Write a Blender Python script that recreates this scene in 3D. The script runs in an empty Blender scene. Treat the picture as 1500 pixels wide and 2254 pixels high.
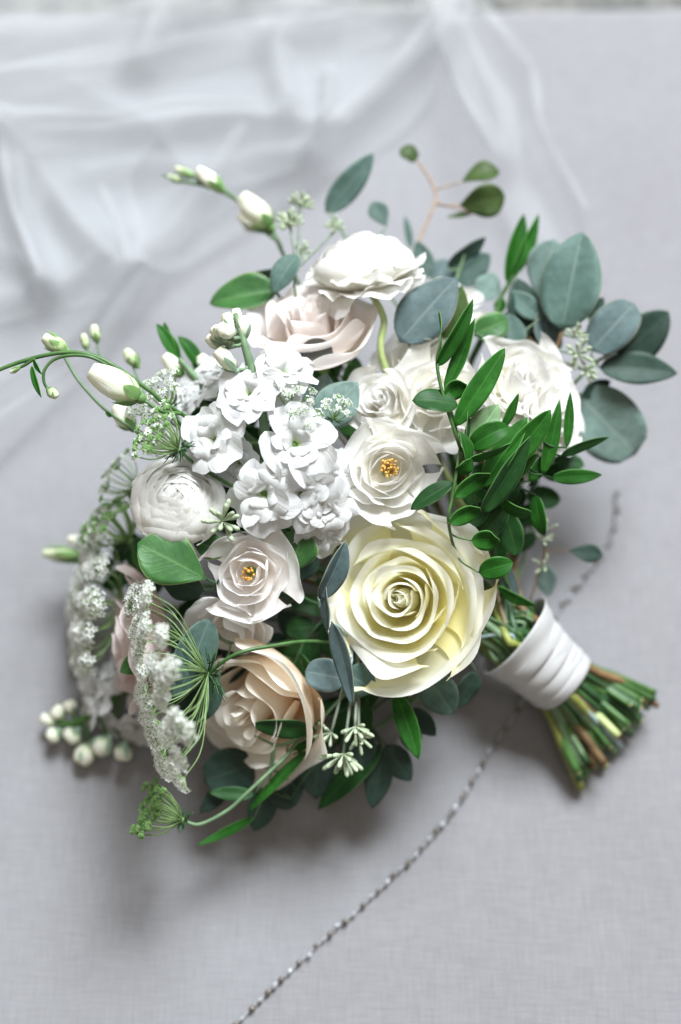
import bpy, math, random
import numpy as np
from mathutils import Vector, Matrix

R = math.radians
CM = 0.01
sc = bpy.context.scene

# ------------------------------------------------------------------ camera
PITCH = R(73.0)
DF = 0.77                       # focus distance
FOC = Vector((0.0, 0.0, 0.141))  # point on the optical axis in focus
FWD = Vector((0, math.cos(PITCH), -math.sin(PITCH)))
UP = Vector((0, math.sin(PITCH), math.cos(PITCH)))
RIGHT = Vector((1, 0, 0))
CAMP = FOC - FWD * DF
cam = bpy.data.cameras.new('camera')
camo = bpy.data.objects.new('camera', cam)
sc.collection.objects.link(camo)
camo.location = CAMP
camo.rotation_euler = (math.pi / 2 - PITCH, 0, 0)
cam.sensor_fit = 'HORIZONTAL'
cam.sensor_width = 24.0
cam.lens = 50.0
cam.clip_start = 0.02
cam.clip_end = 50
cam.dof.use_dof = True
cam.dof.focus_distance = DF
cam.dof.aperture_fstop = 1.65
cam.dof.aperture_blades = 0
sc.camera = camo

# ------------------------------------------------------------------ light
world = bpy.data.worlds.new('World')
sc.world = world
world.use_nodes = True
bg = world.node_tree.nodes['Background']
bg.inputs[0].default_value = (1.0, 0.83, 0.64, 1)
bg.inputs[1].default_value = 0.25


def area(name, loc, target, sx, sy, power, col):
    l = bpy.data.lights.new(name, 'AREA')
    l.shape = 'RECTANGLE'
    l.size = sx
    l.size_y = sy
    l.energy = power
    l.color = col
    o = bpy.data.objects.new(name, l)
    sc.collection.objects.link(o)
    o.location = loc
    o.rotation_euler = (Vector(target) - Vector(loc)).to_track_quat('-Z', 'Y').to_euler()
    return o


area('window_light', (0.90, 2.52, 3.48), (0, 0.0, 0.08), 1.7, 1.7, 545, (0.895, 0.953, 1.0))
area('overhead_fill', (0.1, -0.45, 3.60), (0, 0.0, 0.08), 1.8, 1.8, 16, (0.95, 0.98, 1.0))  # added fill lamp, no real source; brightens petals facing the camera

sc.view_settings.view_transform = 'Standard'
sc.view_settings.look = 'None'
sc.view_settings.exposure = 0.0
sc.view_settings.gamma = 1.0
sc.view_settings.use_curve_mapping = False
sc.render.engine = 'CYCLES'
sc.cycles.use_denoising = True
sc.cycles.max_bounces = 10
sc.cycles.diffuse_bounces = 5
sc.cycles.transmission_bounces = 6
sc.cycles.transparent_max_bounces = 24
sc.cycles.caustics_reflective = False
sc.cycles.caustics_refractive = False


# ------------------------------------------------------------------ helpers
def W(px, py, d=0.0):
    """world point seen at photograph pixel (px,py), d cm nearer than the focus plane"""
    z = DF - d * CM
    k = 0.48 / 1500.0 * z
    return CAMP + FWD * z + RIGHT * ((px - 750) * k) + UP * ((1127 - py) * k)


def T(px, py, z=0.0):
    k = 0.48 / 1500.0
    dr = FWD + RIGHT * ((px - 750) * k) + UP * ((1127 - py) * k)
    s = (z - CAMP.z) / dr.z
    return CAMP + dr * s


def pm(px, d=0.0):
    return px * 0.48 / 1500.0 * (DF - d * CM)


def I(x, y, z):
    return (RIGHT * x + UP * y - FWD * z).normalized()


def frame(f, roll=0.0):
    f = Vector(f).normalized()
    h = UP if abs(f.dot(UP)) < 0.9 else RIGHT
    x = h.cross(f).normalized()
    y = f.cross(x)
    c, s = math.cos(roll), math.sin(roll)
    return np.array([x * c + y * s, y * c - x * s, f]).T   # columns


def sm(a, b, x):
    t = np.clip((np.asarray(x, float) - a) / (b - a), 0, 1)
    return t * t * (3 - 2 * t)


def thing(name, label, cat, loc, group=None, kind=None):
    o = bpy.data.objects.new(name, None)
    o.empty_display_size = 0.01
    sc.collection.objects.link(o)
    o.location = loc
    o['label'] = label
    o['category'] = cat
    if group:
        o['group'] = group
    return o


def wloc(o):
    v = Vector((0, 0, 0))
    while o is not None:
        v = v + o.location
        o = o.parent
    return v


def add(name, verts, faces, mat, parent=None, uv=None, mi=None, smooth=True, solid=0.0, kind=None, label=None, sub=0):
    me = bpy.data.meshes.new(name)
    V = np.asarray([tuple(v) for v in verts] if not isinstance(verts, np.ndarray) else verts, float)
    if parent is not None:
        V = V - np.array(wloc(parent))
    me.from_pydata(V.tolist(), [], faces)
    mats = mat if isinstance(mat, (list, tuple)) else [mat]
    for m in mats:
        me.materials.append(M[m])
    if mi is not None:
        me.polygons.foreach_set('material_index', np.asarray(mi, dtype=np.int32))
    if uv is not None:
        l = me.uv_layers.new(name='UVMap')
        li = np.zeros(len(me.loops), dtype=np.int32)
        me.loops.foreach_get('vertex_index', li)
        l.data.foreach_set('uv', np.asarray(uv, dtype=np.float32)[li].ravel())
    if smooth:
        me.polygons.foreach_set('use_smooth', np.ones(len(me.polygons), dtype=bool))
    me.update()
    o = bpy.data.objects.new(name, me)
    sc.collection.objects.link(o)
    if parent is not None:
        o.parent = parent
    if solid:
        md = o.modifiers.new('solid', 'SOLIDIFY')
        md.thickness = solid
        md.offset = 0
    if sub:
        md = o.modifiers.new('sub', 'SUBSURF')
        md.levels = sub
        md.render_levels = sub
    if kind:
        o['kind'] = kind
    if label:
        o['label'] = label
    return o


def gridfaces(nu, nv, off=0, wrap=False):
    f = []
    for j in range(nv - 1):
        for i in range(nu if wrap else nu - 1):
            a = off + j * nu + i
            b = off + j * nu + (i + 1) % nu
            f.append((a, b, b + nu, a + nu))
    return f


def crom(pts, n=6):
    pts = [Vector(p) for p in pts]
    if len(pts) < 3:
        return [pts[0].lerp(pts[-1], i / n) for i in range(n + 1)]
    P = [pts[0] * 2 - pts[1]] + pts + [pts[-1] * 2 - pts[-2]]
    out = []
    for i in range(1, len(P) - 2):
        p0, p1, p2, p3 = P[i - 1:i + 3]
        for k in range(n):
            t = k / n
            out.append(0.5 * ((2 * p1) + (p2 - p0) * t + (2 * p0 - 5 * p1 + 4 * p2 - p3) * t * t + (3 * p1 - p0 - 3 * p2 + p3) * t ** 3))
    out.append(pts[-1])
    return out


def tube(pts, r, sides=7, n=5, cap=True, smooth=True):
    """returns verts, faces, uv of a tube along smoothed points; r float or list over control pts"""
    c = crom(pts, n) if smooth else [Vector(p) for p in pts]
    m = len(c)
    if isinstance(r, (int, float)):
        rr = [r] * m
    else:
        rr = np.interp(np.linspace(0, 1, m), np.linspace(0, 1, len(r)), r)
    V, UVs = [], []
    t0 = (c[1] - c[0]).normalized()
    x = t0.orthogonal().normalized()
    L = 0
    for i in range(m):
        t = (c[min(i + 1, m - 1)] - c[max(i - 1, 0)])
        t = t.normalized() if t.length > 1e-9 else t0
        x = (x - t * x.dot(t))
        x = x.normalized() if x.length > 1e-6 else t.orthogonal().normalized()
        y = t.cross(x)
        if i:
            L += (c[i] - c[i - 1]).length
        for k in range(sides):
            a = 2 * math.pi * k / sides
            V.append(c[i] + (x * math.cos(a) + y * math.sin(a)) * rr[i])
            UVs.append((k / sides, L * 20))
    F = gridfaces(sides, m, 0, True)
    if cap:
        F.append(tuple(range(sides))[::-1])
        F.append(tuple((m - 1) * sides + k for k in range(sides)))
    return V, F, UVs


class MB:
    """collects shapes of one part"""
    def __init__(s):
        s.V, s.F, s.U, s.I = [], [], [], []

    def put(s, V, F, U=None, mi=0):
        o = len(s.V)
        s.V += [tuple(v) for v in V]
        s.F += [tuple(i + o for i in f) for f in F]
        s.U += list(U) if U is not None else [(0.5, 0.5)] * len(V)
        s.I += [mi] * len(F)
        return s

    def tube(s, pts, r, sides=6, n=4, mi=0, smooth=True):
        return s.put(*tube(pts, r, sides, n, smooth=smooth), mi=mi)

    def ball(s, c, r, seg=8, rings=5, ax=None, sq=1.0, mi=0):
        c = Vector(c)
        ax = Vector(ax).normalized() if ax is not None else Vector((0, 0, 1))
        x = ax.orthogonal().normalized()
        y = ax.cross(x)
        V, U = [], []
        for j in range(rings + 1):
            th = math.pi * j / rings
            for i in range(seg):
                a = 2 * math.pi * i / seg
                V.append(c + (x * math.cos(a) + y * math.sin(a)) * r * max(math.sin(th), .02) + ax * (r * sq * math.cos(th)))
                U.append((i / seg, 1 - j / rings))
        return s.put(V, gridfaces(seg, rings + 1, 0, True), U, mi)

    def build(s, name, mat, parent=None, **k):
        if not s.V:
            return None
        return add(name, np.array(s.V, float), s.F, mat, parent, uv=s.U, mi=s.I if len(set(s.I)) > 1 else None, **k)


# ------------------------------------------------------------------ materials
M = {}


def newmat(name):
    m = bpy.data.materials.new(name)
    m.use_nodes = True
    nt = m.node_tree
    nt.nodes.clear()
    M[name] = m
    out = nt.nodes.new('ShaderNodeOutputMaterial')
    return m, nt, out


def nd(nt, t, **k):
    n = nt.nodes.new(t)
    for a, b in k.items():
        setattr(n, a, b)
    return n


def ramp(nt, stops, inp):
    r = nd(nt, 'ShaderNodeValToRGB')
    e = r.color_ramp.elements
    while len(e) < len(stops):
        e.new(0.5)
    for el, (p, c) in zip(e, stops):
        el.position = p
        el.color = (*c, 1)
    nt.links.new(inp, r.inputs[0])
    return r.outputs[0]


def petal_mat(name, stops, tr=0.3, rough=0.55, vein=0.25, mott=0.06, tint=(1, 1, 1)):
    m, nt, out = newmat(name)
    L = nt.links.new
    uv = nd(nt, 'ShaderNodeUVMap')
    sp = nd(nt, 'ShaderNodeSeparateXYZ')
    L(uv.outputs[0], sp.inputs[0])
    oi = nd(nt, 'ShaderNodeObjectInfo')
    tc = nd(nt, 'ShaderNodeTexCoord')
    nz = nd(nt, 'ShaderNodeTexNoise')
    nz.inputs['Scale'].default_value = 130
    nz.inputs['Detail'].default_value = 4
    L(tc.outputs['Object'], nz.inputs['Vector'])
    ad = nd(nt, 'ShaderNodeMath', operation='MULTIPLY_ADD')
    L(nz.outputs[0], ad.inputs[0])
    ad.inputs[1].default_value = 0.22
    L(sp.outputs[1], ad.inputs[2])
    su = nd(nt, 'ShaderNodeMath', operation='SUBTRACT')
    L(ad.outputs[0], su.inputs[0])
    su.inputs[1].default_value = 0.11
    col = ramp(nt, stops, su.outputs[0])
    hs = nd(nt, 'ShaderNodeHueSaturation')
    L(col, hs.inputs['Color'])
    mr = nd(nt, 'ShaderNodeMapRange')
    L(oi.outputs['Random'], mr.inputs[0])
    mr.inputs[3].default_value = 1 - mott
    mr.inputs[4].default_value = 1 + mott * .4
    L(mr.outputs[0], hs.inputs['Value'])
    # veins running from base to rim
    mp = nd(nt, 'ShaderNodeMapping')
    mp.inputs['Scale'].default_value = (26, 2.2, 1)
    L(uv.outputs[0], mp.inputs[0])
    vn = nd(nt, 'ShaderNodeTexNoise')
    vn.inputs['Scale'].default_value = 1.0
    vn.inputs['Detail'].default_value = 3
    L(mp.outputs[0], vn.inputs['Vector'])
    cr = nd(nt, 'ShaderNodeTexNoise')
    cr.inputs['Scale'].default_value = 260
    cr.inputs['Detail'].default_value = 2
    L(tc.outputs['Object'], cr.inputs['Vector'])
    mx = nd(nt, 'ShaderNodeMath', operation='MULTIPLY_ADD')
    L(cr.outputs[0], mx.inputs[0])
    mx.inputs[1].default_value = 0.5
    L(vn.outputs[0], mx.inputs[2])
    bp = nd(nt, 'ShaderNodeBump')
    bp.inputs['Strength'].default_value = vein
    bp.inputs['Distance'].default_value = 0.0009
    L(mx.outputs[0], bp.inputs['Height'])
    p = nd(nt, 'ShaderNodeBsdfPrincipled')
    p.inputs['Roughness'].default_value = rough
    p.inputs['Specular IOR Level'].default_value = 0.28
    p.inputs['Sheen Weight'].default_value = 0.12
    L(hs.outputs[0], p.inputs['Base Color'])
    L(bp.outputs[0], p.inputs['Normal'])
    t = nd(nt, 'ShaderNodeBsdfTranslucent')
    L(hs.outputs[0], t.inputs['Color'])
    mi = nd(nt, 'ShaderNodeMixShader')
    mi.inputs[0].default_value = tr
    L(p.outputs[0], mi.inputs[1])
    L(t.outputs[0], mi.inputs[2])
    L(mi.outputs[0], out.inputs[0])
    return m


def leaf_mat(name, col, dark, rim, mid, tr=0.22, rough=0.42, par=False, spec=0.4, mott=0.14):
    """leaf colour with midrib, veins, paler edge"""
    m, nt, out = newmat(name)
    L = nt.links.new
    uv = nd(nt, 'ShaderNodeUVMap')
    sp = nd(nt, 'ShaderNodeSeparateXYZ')
    L(uv.outputs[0], sp.inputs[0])
    oi = nd(nt, 'ShaderNodeObjectInfo')
    tc = nd(nt, 'ShaderNodeTexCoord')
    nz = nd(nt, 'ShaderNodeTexNoise')
    nz.inputs['Scale'].default_value = 70
    nz.inputs['Detail'].default_value = 5
    L(tc.outputs['Object'], nz.inputs['Vector'])
    base = ramp(nt, [(0.3, dark), (0.7, col)], nz.outputs[0])
    # uneven waxy bloom and small blemishes
    pz = nd(nt, 'ShaderNodeTexNoise')
    pz.inputs['Scale'].default_value = 210
    pz.inputs['Detail'].default_value = 6
    pz.inputs['Roughness'].default_value = .7
    L(tc.outputs['Object'], pz.inputs['Vector'])
    pv = nd(nt, 'ShaderNodeMapRange')
    L(pz.outputs[0], pv.inputs[0])
    pv.inputs[1].default_value = .3
    pv.inputs[2].default_value = .7
    pv.inputs[3].default_value = .78
    pv.inputs[4].default_value = 1.22
    hb = nd(nt, 'ShaderNodeHueSaturation')
    L(pv.outputs[0], hb.inputs['Value'])
    L(base, hb.inputs['Color'])
    sk = nd(nt, 'ShaderNodeTexVoronoi')
    sk.inputs['Scale'].default_value = 330
    sk.inputs['Randomness'].default_value = 1.0
    L(tc.outputs['Object'], sk.inputs['Vector'])
    sf = ramp(nt, [(0.0, (.55, .55, .55)), (0.10, (.4, .4, .4)), (0.14, (0, 0, 0))], sk.outputs['Distance'])
    sb = nd(nt, 'ShaderNodeMix', data_type='RGBA')
    L(sf, sb.inputs[0])
    L(hb.outputs[0], sb.inputs[6])
    sb.inputs[7].default_value = (dark[0] * 1.1 + .02, dark[1] * .8, dark[2] * .6, 1)
    base = sb.outputs[2]
    # |u-.5|*2
    a = nd(nt, 'ShaderNodeMath', operation='MULTIPLY_ADD')
    L(sp.outputs[0], a.inputs[0])
    a.inputs[1].default_value = 2
    a.inputs[2].default_value = -1
    ab = nd(nt, 'ShaderNodeMath', operation='ABSOLUTE')
    L(a.outputs[0], ab.inputs[0])
    mf = ramp(nt, [(0.0, (1, 1, 1)), (0.035, (.55, .55, .55)), (0.075, (0, 0, 0))], ab.outputs[0])
    m1 = nd(nt, 'ShaderNodeMix', data_type='RGBA')
    L(mf, m1.inputs[0])
    L(base, m1.inputs[6])
    m1.inputs[7].default_value = (*mid, 1)
    rf = ramp(nt, [(0.93, (0, 0, 0)), (0.99, (1, 1, 1))], ab.outputs[0])
    m2 = nd(nt, 'ShaderNodeMix', data_type='RGBA')
    L(rf, m2.inputs[0])
    L(m1.outputs[2], m2.inputs[6])
    m2.inputs[7].default_value = (*rim, 1)
    hs = nd(nt, 'ShaderNodeHueSaturation')
    L(m2.outputs[2], hs.inputs['Color'])
    mr = nd(nt, 'ShaderNodeMapRange')
    L(oi.outputs['Random'], mr.inputs[0])
    mr.inputs[3].default_value = 1 - mott
    mr.inputs[4].default_value = 1 + mott
    L(mr.outputs[0], hs.inputs['Value'])
    # veins
    cx = nd(nt, 'ShaderNodeCombineXYZ')
    if par:
        k = nd(nt, 'ShaderNodeMath', operation='MULTIPLY')
        L(sp.outputs[0], k.inputs[0])
        k.inputs[1].default_value = 16
        L(k.outputs[0], cx.inputs[0])
        k2 = nd(nt, 'ShaderNodeMath', operation='MULTIPLY')
        L(sp.outputs[1], k2.inputs[0])
        k2.inputs[1].default_value = 0.8
        L(k2.outputs[0], cx.inputs[1])
    else:
        k = nd(nt, 'ShaderNodeMath', operation='MULTIPLY_ADD')
        L(ab.outputs[0], k.inputs[0])
        k.inputs[1].default_value = -6
        k3 = nd(nt, 'ShaderNodeMath', operation='MULTIPLY')
        L(sp.outputs[1], k3.inputs[0])
        k3.inputs[1].default_value = 15
        L(k3.outputs[0], k.inputs[2])
        L(k.outputs[0], cx.inputs[0])
        L(ab.outputs[0], cx.inputs[1])
    vn = nd(nt, 'ShaderNodeTexNoise')
    vn.inputs['Scale'].default_value = 1.0
    vn.inputs['Detail'].default_value = 2
    L(cx.outputs[0], vn.inputs['Vector'])
    bp = nd(nt, 'ShaderNodeBump')
    bp.inputs['Strength'].default_value = 0.22
    bp.inputs['Distance'].default_value = 0.001
    L(vn.outputs[0], bp.inputs['Height'])
    p = nd(nt, 'ShaderNodeBsdfPrincipled')
    p.inputs['Roughness'].default_value = rough
    p.inputs['Specular IOR Level'].default_value = spec
    L(hs.outputs[0], p.inputs['Base Color'])
    L(bp.outputs[0], p.inputs['Normal'])
    t = nd(nt, 'ShaderNodeBsdfTranslucent')
    L(hs.outputs[0], t.inputs['Color'])
    mi = nd(nt, 'ShaderNodeMixShader')
    mi.inputs[0].default_value = tr
    L(p.outputs[0], mi.inputs[1])
    L(t.outputs[0], mi.inputs[2])
    L(mi.outputs[0], out.inputs[0])
    return m


def plain(name, c1, c2, scale=80, rough=0.5, spec=0.35, tr=0.0, bump=0.0, sheen=0.0, stretch=(1, 1, 1), rnd=0.0):
    m, nt, out = newmat(name)
    L = nt.links.new
    tc = nd(nt, 'ShaderNodeTexCoord')
    mp = nd(nt, 'ShaderNodeMapping')
    mp.inputs['Scale'].default_value = stretch
    L(tc.outputs['Object'], mp.inputs[0])
    nz = nd(nt, 'ShaderNodeTexNoise')
    nz.inputs['Scale'].default_value = scale
    nz.inputs['Detail'].default_value = 4
    L(mp.outputs[0], nz.inputs['Vector'])
    col = ramp(nt, [(0.35, c1), (0.65, c2)], nz.outputs[0])
    if rnd:
        oi = nd(nt, 'ShaderNodeObjectInfo')
        hs = nd(nt, 'ShaderNodeHueSaturation')
        mr = nd(nt, 'ShaderNodeMapRange')
        L(oi.outputs['Random'], mr.inputs[0])
        mr.inputs[3].default_value = 1 - rnd
        mr.inputs[4].default_value = 1 + rnd
        L(mr.outputs[0], hs.inputs['Value'])
        L(col, hs.inputs['Color'])
        col = hs.outputs[0]
    p = nd(nt, 'ShaderNodeBsdfPrincipled')
    p.inputs['Roughness'].default_value = rough
    p.inputs['Specular IOR Level'].default_value = spec
    p.inputs['Sheen Weight'].default_value = sheen
    L(col, p.inputs['Base Color'])
    if bump:
        bp = nd(nt, 'ShaderNodeBump')
        bp.inputs['Strength'].default_value = bump
        bp.inputs['Distance'].default_value = 0.001
        L(nz.outputs[0], bp.inputs['Height'])
        L(bp.outputs[0], p.inputs['Normal'])
    if tr:
        t = nd(nt, 'ShaderNodeBsdfTranslucent')
        L(col, t.inputs['Color'])
        mi = nd(nt, 'ShaderNodeMixShader')
        mi.inputs[0].default_value = tr
        L(p.outputs[0], mi.inputs[1])
        L(t.outputs[0], mi.inputs[2])
        L(mi.outputs[0], out.inputs[0])
    else:
        L(p.outputs[0], out.inputs[0])
    return m


petal_mat('cream_petal', [(0.0, (.955, .89, .44)), (0.45, (.965, .93, .62)), (0.78, (.965, .95, .80)), (1.0, (.955, .952, .91))], tr=.56, vein=.2)
petal_mat('white_petal', [(0.0, (.93, .91, .74)), (0.35, (.92, .905, .85)), (0.7, (.915, .905, .88)), (1.0, (.91, .905, .89))], tr=.46, vein=.3)
petal_mat('ivory_petal', [(0.0, (.93, .89, .74)), (0.4, (.93, .91, .85)), (0.8, (.925, .915, .89)), (1.0, (.915, .91, .90))], tr=.46, vein=.35)
petal_mat('blush_petal', [(0.0, (.94, .87, .72)), (0.35, (.95, .905, .875)), (0.75, (.95, .933, .925)), (1.0, (.95, .945, .945))], tr=.50, vein=.28)
petal_mat('pink_petal', [(0.0, (.94, .87, .66)), (0.3, (.94, .855, .80)), (0.75, (.95, .895, .865)), (1.0, (.955, .925, .905))], tr=.48, vein=.25)
petal_mat('peach_petal', [(0.0, (.92, .62, .34)), (0.4, (.945, .775, .58)), (0.75, (.95, .87, .75)), (1.0, (.955, .92, .85))], tr=.45, vein=.22)
petal_mat('mauve_petal', [(0.0, (.86, .66, .60)), (0.4, (.88, .72, .68)), (0.8, (.90, .78, .75)), (1.0, (.92, .83, .81))], tr=.42, vein=.22)
petal_mat('ranunculus_petal', [(0.0, (.90, .86, .48)), (0.2, (.925, .90, .77)), (0.55, (.915, .905, .86)), (1.0, (.91, .905, .885))], tr=.48, vein=.3, rough=.5)
petal_mat('stock_petal', [(0.0, (.42, .56, .15)), (0.16, (.74, .82, .50)), (0.34, (.76, .775, .745)), (1.0, (.775, .775, .785))], tr=.36, vein=.5)
petal_mat('bud_petal', [(0.0, (.48, .60, .28)), (0.25, (.80, .84, .62)), (0.6, (.91, .905, .80)), (1.0, (.90, .89, .72))], tr=.3, vein=.3)
petal_mat('green_bud_petal', [(0.0, (.30, .44, .15)), (0.4, (.56, .66, .38)), (1.0, (.78, .82, .60))], tr=.25, vein=.3)
leaf_mat('ruscus_leaf', (.024, .122, .014), (.012, .070, .008), (.10, .26, .06), (.042, .17, .026), tr=.18, rough=.46, par=True, spec=.15)
leaf_mat('ruscus_back', (.075, .20, .05), (.055, .16, .035), (.28, .46, .2), (.16, .3, .1), tr=.20, rough=.5, par=True, spec=.3)
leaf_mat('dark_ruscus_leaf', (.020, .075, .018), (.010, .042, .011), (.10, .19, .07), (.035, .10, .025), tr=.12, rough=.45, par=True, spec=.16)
leaf_mat('eucalyptus_leaf', (0.090, 0.148, 0.126), (0.065, 0.114, 0.097), (0.158, 0.202, 0.151), (0.130, 0.187, 0.155), tr=.12, rough=.55, spec=.15)
leaf_mat('pale_eucalyptus_leaf', (0.169, 0.241, 0.212), (0.133, 0.205, 0.180), (0.238, 0.295, 0.252), (0.223, 0.288, 0.252), tr=.15, rough=.6, spec=.15)
leaf_mat('blue_eucalyptus_leaf', (0.104, 0.148, 0.148), (0.072, 0.112, 0.114), (0.230, 0.238, 0.180), (0.158, 0.205, 0.198), tr=.12, rough=.55, spec=.15)
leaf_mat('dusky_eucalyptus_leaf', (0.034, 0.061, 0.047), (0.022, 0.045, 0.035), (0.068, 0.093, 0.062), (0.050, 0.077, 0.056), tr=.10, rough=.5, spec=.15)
leaf_mat('mauve_eucalyptus_leaf', (0.122, 0.119, 0.108), (0.086, 0.090, 0.079), (0.158, 0.130, 0.122), (0.122, 0.119, 0.108), tr=.12, rough=.5)
leaf_mat('olive_leaf', (0.061, 0.101, 0.030), (0.040, 0.072, 0.022), (0.108, 0.130, 0.050), (0.086, 0.115, 0.047), tr=.18, rough=.45, spec=.15)
leaf_mat('green_leaf', (.055, .16, .042), (.032, .105, .028), (.26, .33, .13), (.105, .21, .07), tr=.16, rough=.42, spec=.3)
leaf_mat('sepal', (.20, .36, .12), (.13, .26, .08), (.3, .44, .2), (.2, .36, .14), tr=.2, rough=.5)
plain('green_stem', (.04, .105, .025), (.07, .155, .042), 160, .42, .4, rnd=.15)
plain('dark_stem', (.02, .06, .02), (.04, .095, .036), 120, .42, .4, rnd=.2)
plain('pale_stem', (.36, .46, .17), (.50, .58, .27), 140, .45, .35)
plain('grey_green_stem', (.10, .17, .085), (.155, .24, .13), 140, .5, .3)
plain('blue_stem', (.26, .36, .36), (.36, .45, .45), 140, .55, .3)
plain('red_twig', (.26, .17, .12), (.40, .29, .20), 140, .6, .25)
plain('brown_twig', (.10, .06, .028), (.19, .12, .055), 120, .6, .25, rnd=.2)
plain('olive_stem', (.16, .19, .04), (.27, .29, .08), 120, .5, .35, rnd=.15)
plain('cut_end', (.36, .36, .16), (.50, .46, .22), 300, .7, .2)
plain('stamen', (.70, .36, .06), (.83, .56, .16), 600, .6, .3, tr=.1, rnd=.1)
plain('dark_stamen', (.45, .20, .03), (.70, .38, .07), 600, .6, .3)
plain('floret_white', (.93, .94, .91), (.955, .955, .94), 300, .6, .2, tr=.5)
plain('floret_green', (.13, .29, .075), (.26, .42, .16), 300, .6, .25, tr=.2)
plain('ray_green', (.17, .29, .10), (.29, .42, .18), 150, .5, .3, tr=.1)
plain('seed_green', (.27, .34, .22), (.44, .50, .35), 260, .55, .3)
plain('seed_stem', (.15, .19, .15), (.23, .27, .21), 200, .6, .3)
plain('satin', (.44, .438, .436), (.50, .497, .495), 40, .36, .45, tr=.12, sheen=.3)
plain('stitch', (.45, .46, .48), (.52, .53, .56), 40, .5, .4, tr=.3)

m, nt, out = newmat('bead_glass')
p = nd(nt, 'ShaderNodeBsdfPrincipled')
p.inputs['Base Color'].default_value = (.34, .35, .37, 1)
p.inputs['Roughness'].default_value = .32
p.inputs['Specular IOR Level'].default_value = .6
p.inputs['Metallic'].default_value = .1
nt.links.new(p.outputs[0], out.inputs[0])
m, nt, out = newmat('bead_bronze')
p = nd(nt, 'ShaderNodeBsdfPrincipled')
p.inputs['Base Color'].default_value = (.15, .13, .11, 1)
p.inputs['Roughness'].default_value = .3
p.inputs['Metallic'].default_value = .4
nt.links.new(p.outputs[0], out.inputs[0])

# tulle: a fine white net, most light passes straight through
def tulle(name, op):
    m, nt, out = newmat(name)
    L = nt.links.new
    d = nd(nt, 'ShaderNodeBsdfDiffuse')
    d.inputs[0].default_value = (.69, .715, .735, 1)
    t = nd(nt, 'ShaderNodeBsdfTranslucent')
    t.inputs[0].default_value = (.69, .715, .735, 1)
    a = nd(nt, 'ShaderNodeMixShader')
    a.inputs[0].default_value = .4
    L(d.outputs[0], a.inputs[1])
    L(t.outputs[0], a.inputs[2])
    tp = nd(nt, 'ShaderNodeBsdfTransparent')
    b = nd(nt, 'ShaderNodeMixShader')
    tc = nd(nt, 'ShaderNodeTexCoord')
    nz = nd(nt, 'ShaderNodeTexNoise')
    nz.inputs['Scale'].default_value = 14
    nz.inputs['Detail'].default_value = 3
    L(tc.outputs['Object'], nz.inputs['Vector'])
    mr = nd(nt, 'ShaderNodeMapRange')
    L(nz.outputs[0], mr.inputs[0])
    mr.inputs[3].default_value = op * .75
    mr.inputs[4].default_value = op * 1.25
    L(mr.outputs[0], b.inputs[0])
    L(tp.outputs[0], b.inputs[1])
    L(a.outputs[0], b.inputs[2])
    L(b.outputs[0], out.inputs[0])


tulle('tulle', .17)
tulle('thin_tulle', .11)

# linen upholstery
m, nt, out = newmat('linen')
L = nt.links.new
tc = nd(nt, 'ShaderNodeTexCoord')
hs = []
for ax, (sx, sy) in enumerate(((1100, 60), (60, 1100))):
    mp = nd(nt, 'ShaderNodeMapping')
    mp.inputs['Scale'].default_value = (sx, sy, 60)
    L(tc.outputs['Object'], mp.inputs[0])
    n1 = nd(nt, 'ShaderNodeTexNoise')
    n1.inputs['Scale'].default_value = 1
    n1.inputs['Detail'].default_value = 3
    L(mp.outputs[0], n1.inputs['Vector'])
    hs.append(n1.outputs[0])
mm = nd(nt, 'ShaderNodeMath', operation='ADD')
L(hs[0], mm.inputs[0])
L(hs[1], mm.inputs[1])
big = nd(nt, 'ShaderNodeTexNoise')
big.inputs['Scale'].default_value = 9
big.inputs['Detail'].default_value = 4
L(tc.outputs['Object'], big.inputs['Vector'])
ma = nd(nt, 'ShaderNodeMath', operation='MULTIPLY_ADD')
L(big.outputs[0], ma.inputs[0])
ma.inputs[1].default_value = .45
L(mm.outputs[0], ma.inputs[2])
col = ramp(nt, [(0.0, (.40, .385, .385)), (0.95, (.47, .455, .455)), (1.0, (.52, .505, .505))], ma.outputs[0])
sub = nd(nt, 'ShaderNodeMapRange')
L(ma.outputs[0], sub.inputs[0])
sub.inputs[1].default_value = .75
sub.inputs[2].default_value = 1.7
col = ramp(nt, [(0.0, (.186, .182, .190)), (0.5, (.229, .225, .235)), (1.0, (.272, .268, .278))], sub.outputs[0])
p = nd(nt, 'ShaderNodeBsdfPrincipled')
p.inputs['Roughness'].default_value = .85
p.inputs['Specular IOR Level'].default_value = .15
p.inputs['Sheen Weight'].default_value = .15
L(col, p.inputs['Base Color'])
bp = nd(nt, 'ShaderNodeBump')
bp.inputs['Strength'].default_value = .5
bp.inputs['Distance'].default_value = .0006
L(mm.outputs[0], bp.inputs['Height'])
L(bp.outputs[0], p.inputs['Normal'])
L(p.outputs[0], out.inputs[0])

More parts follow.
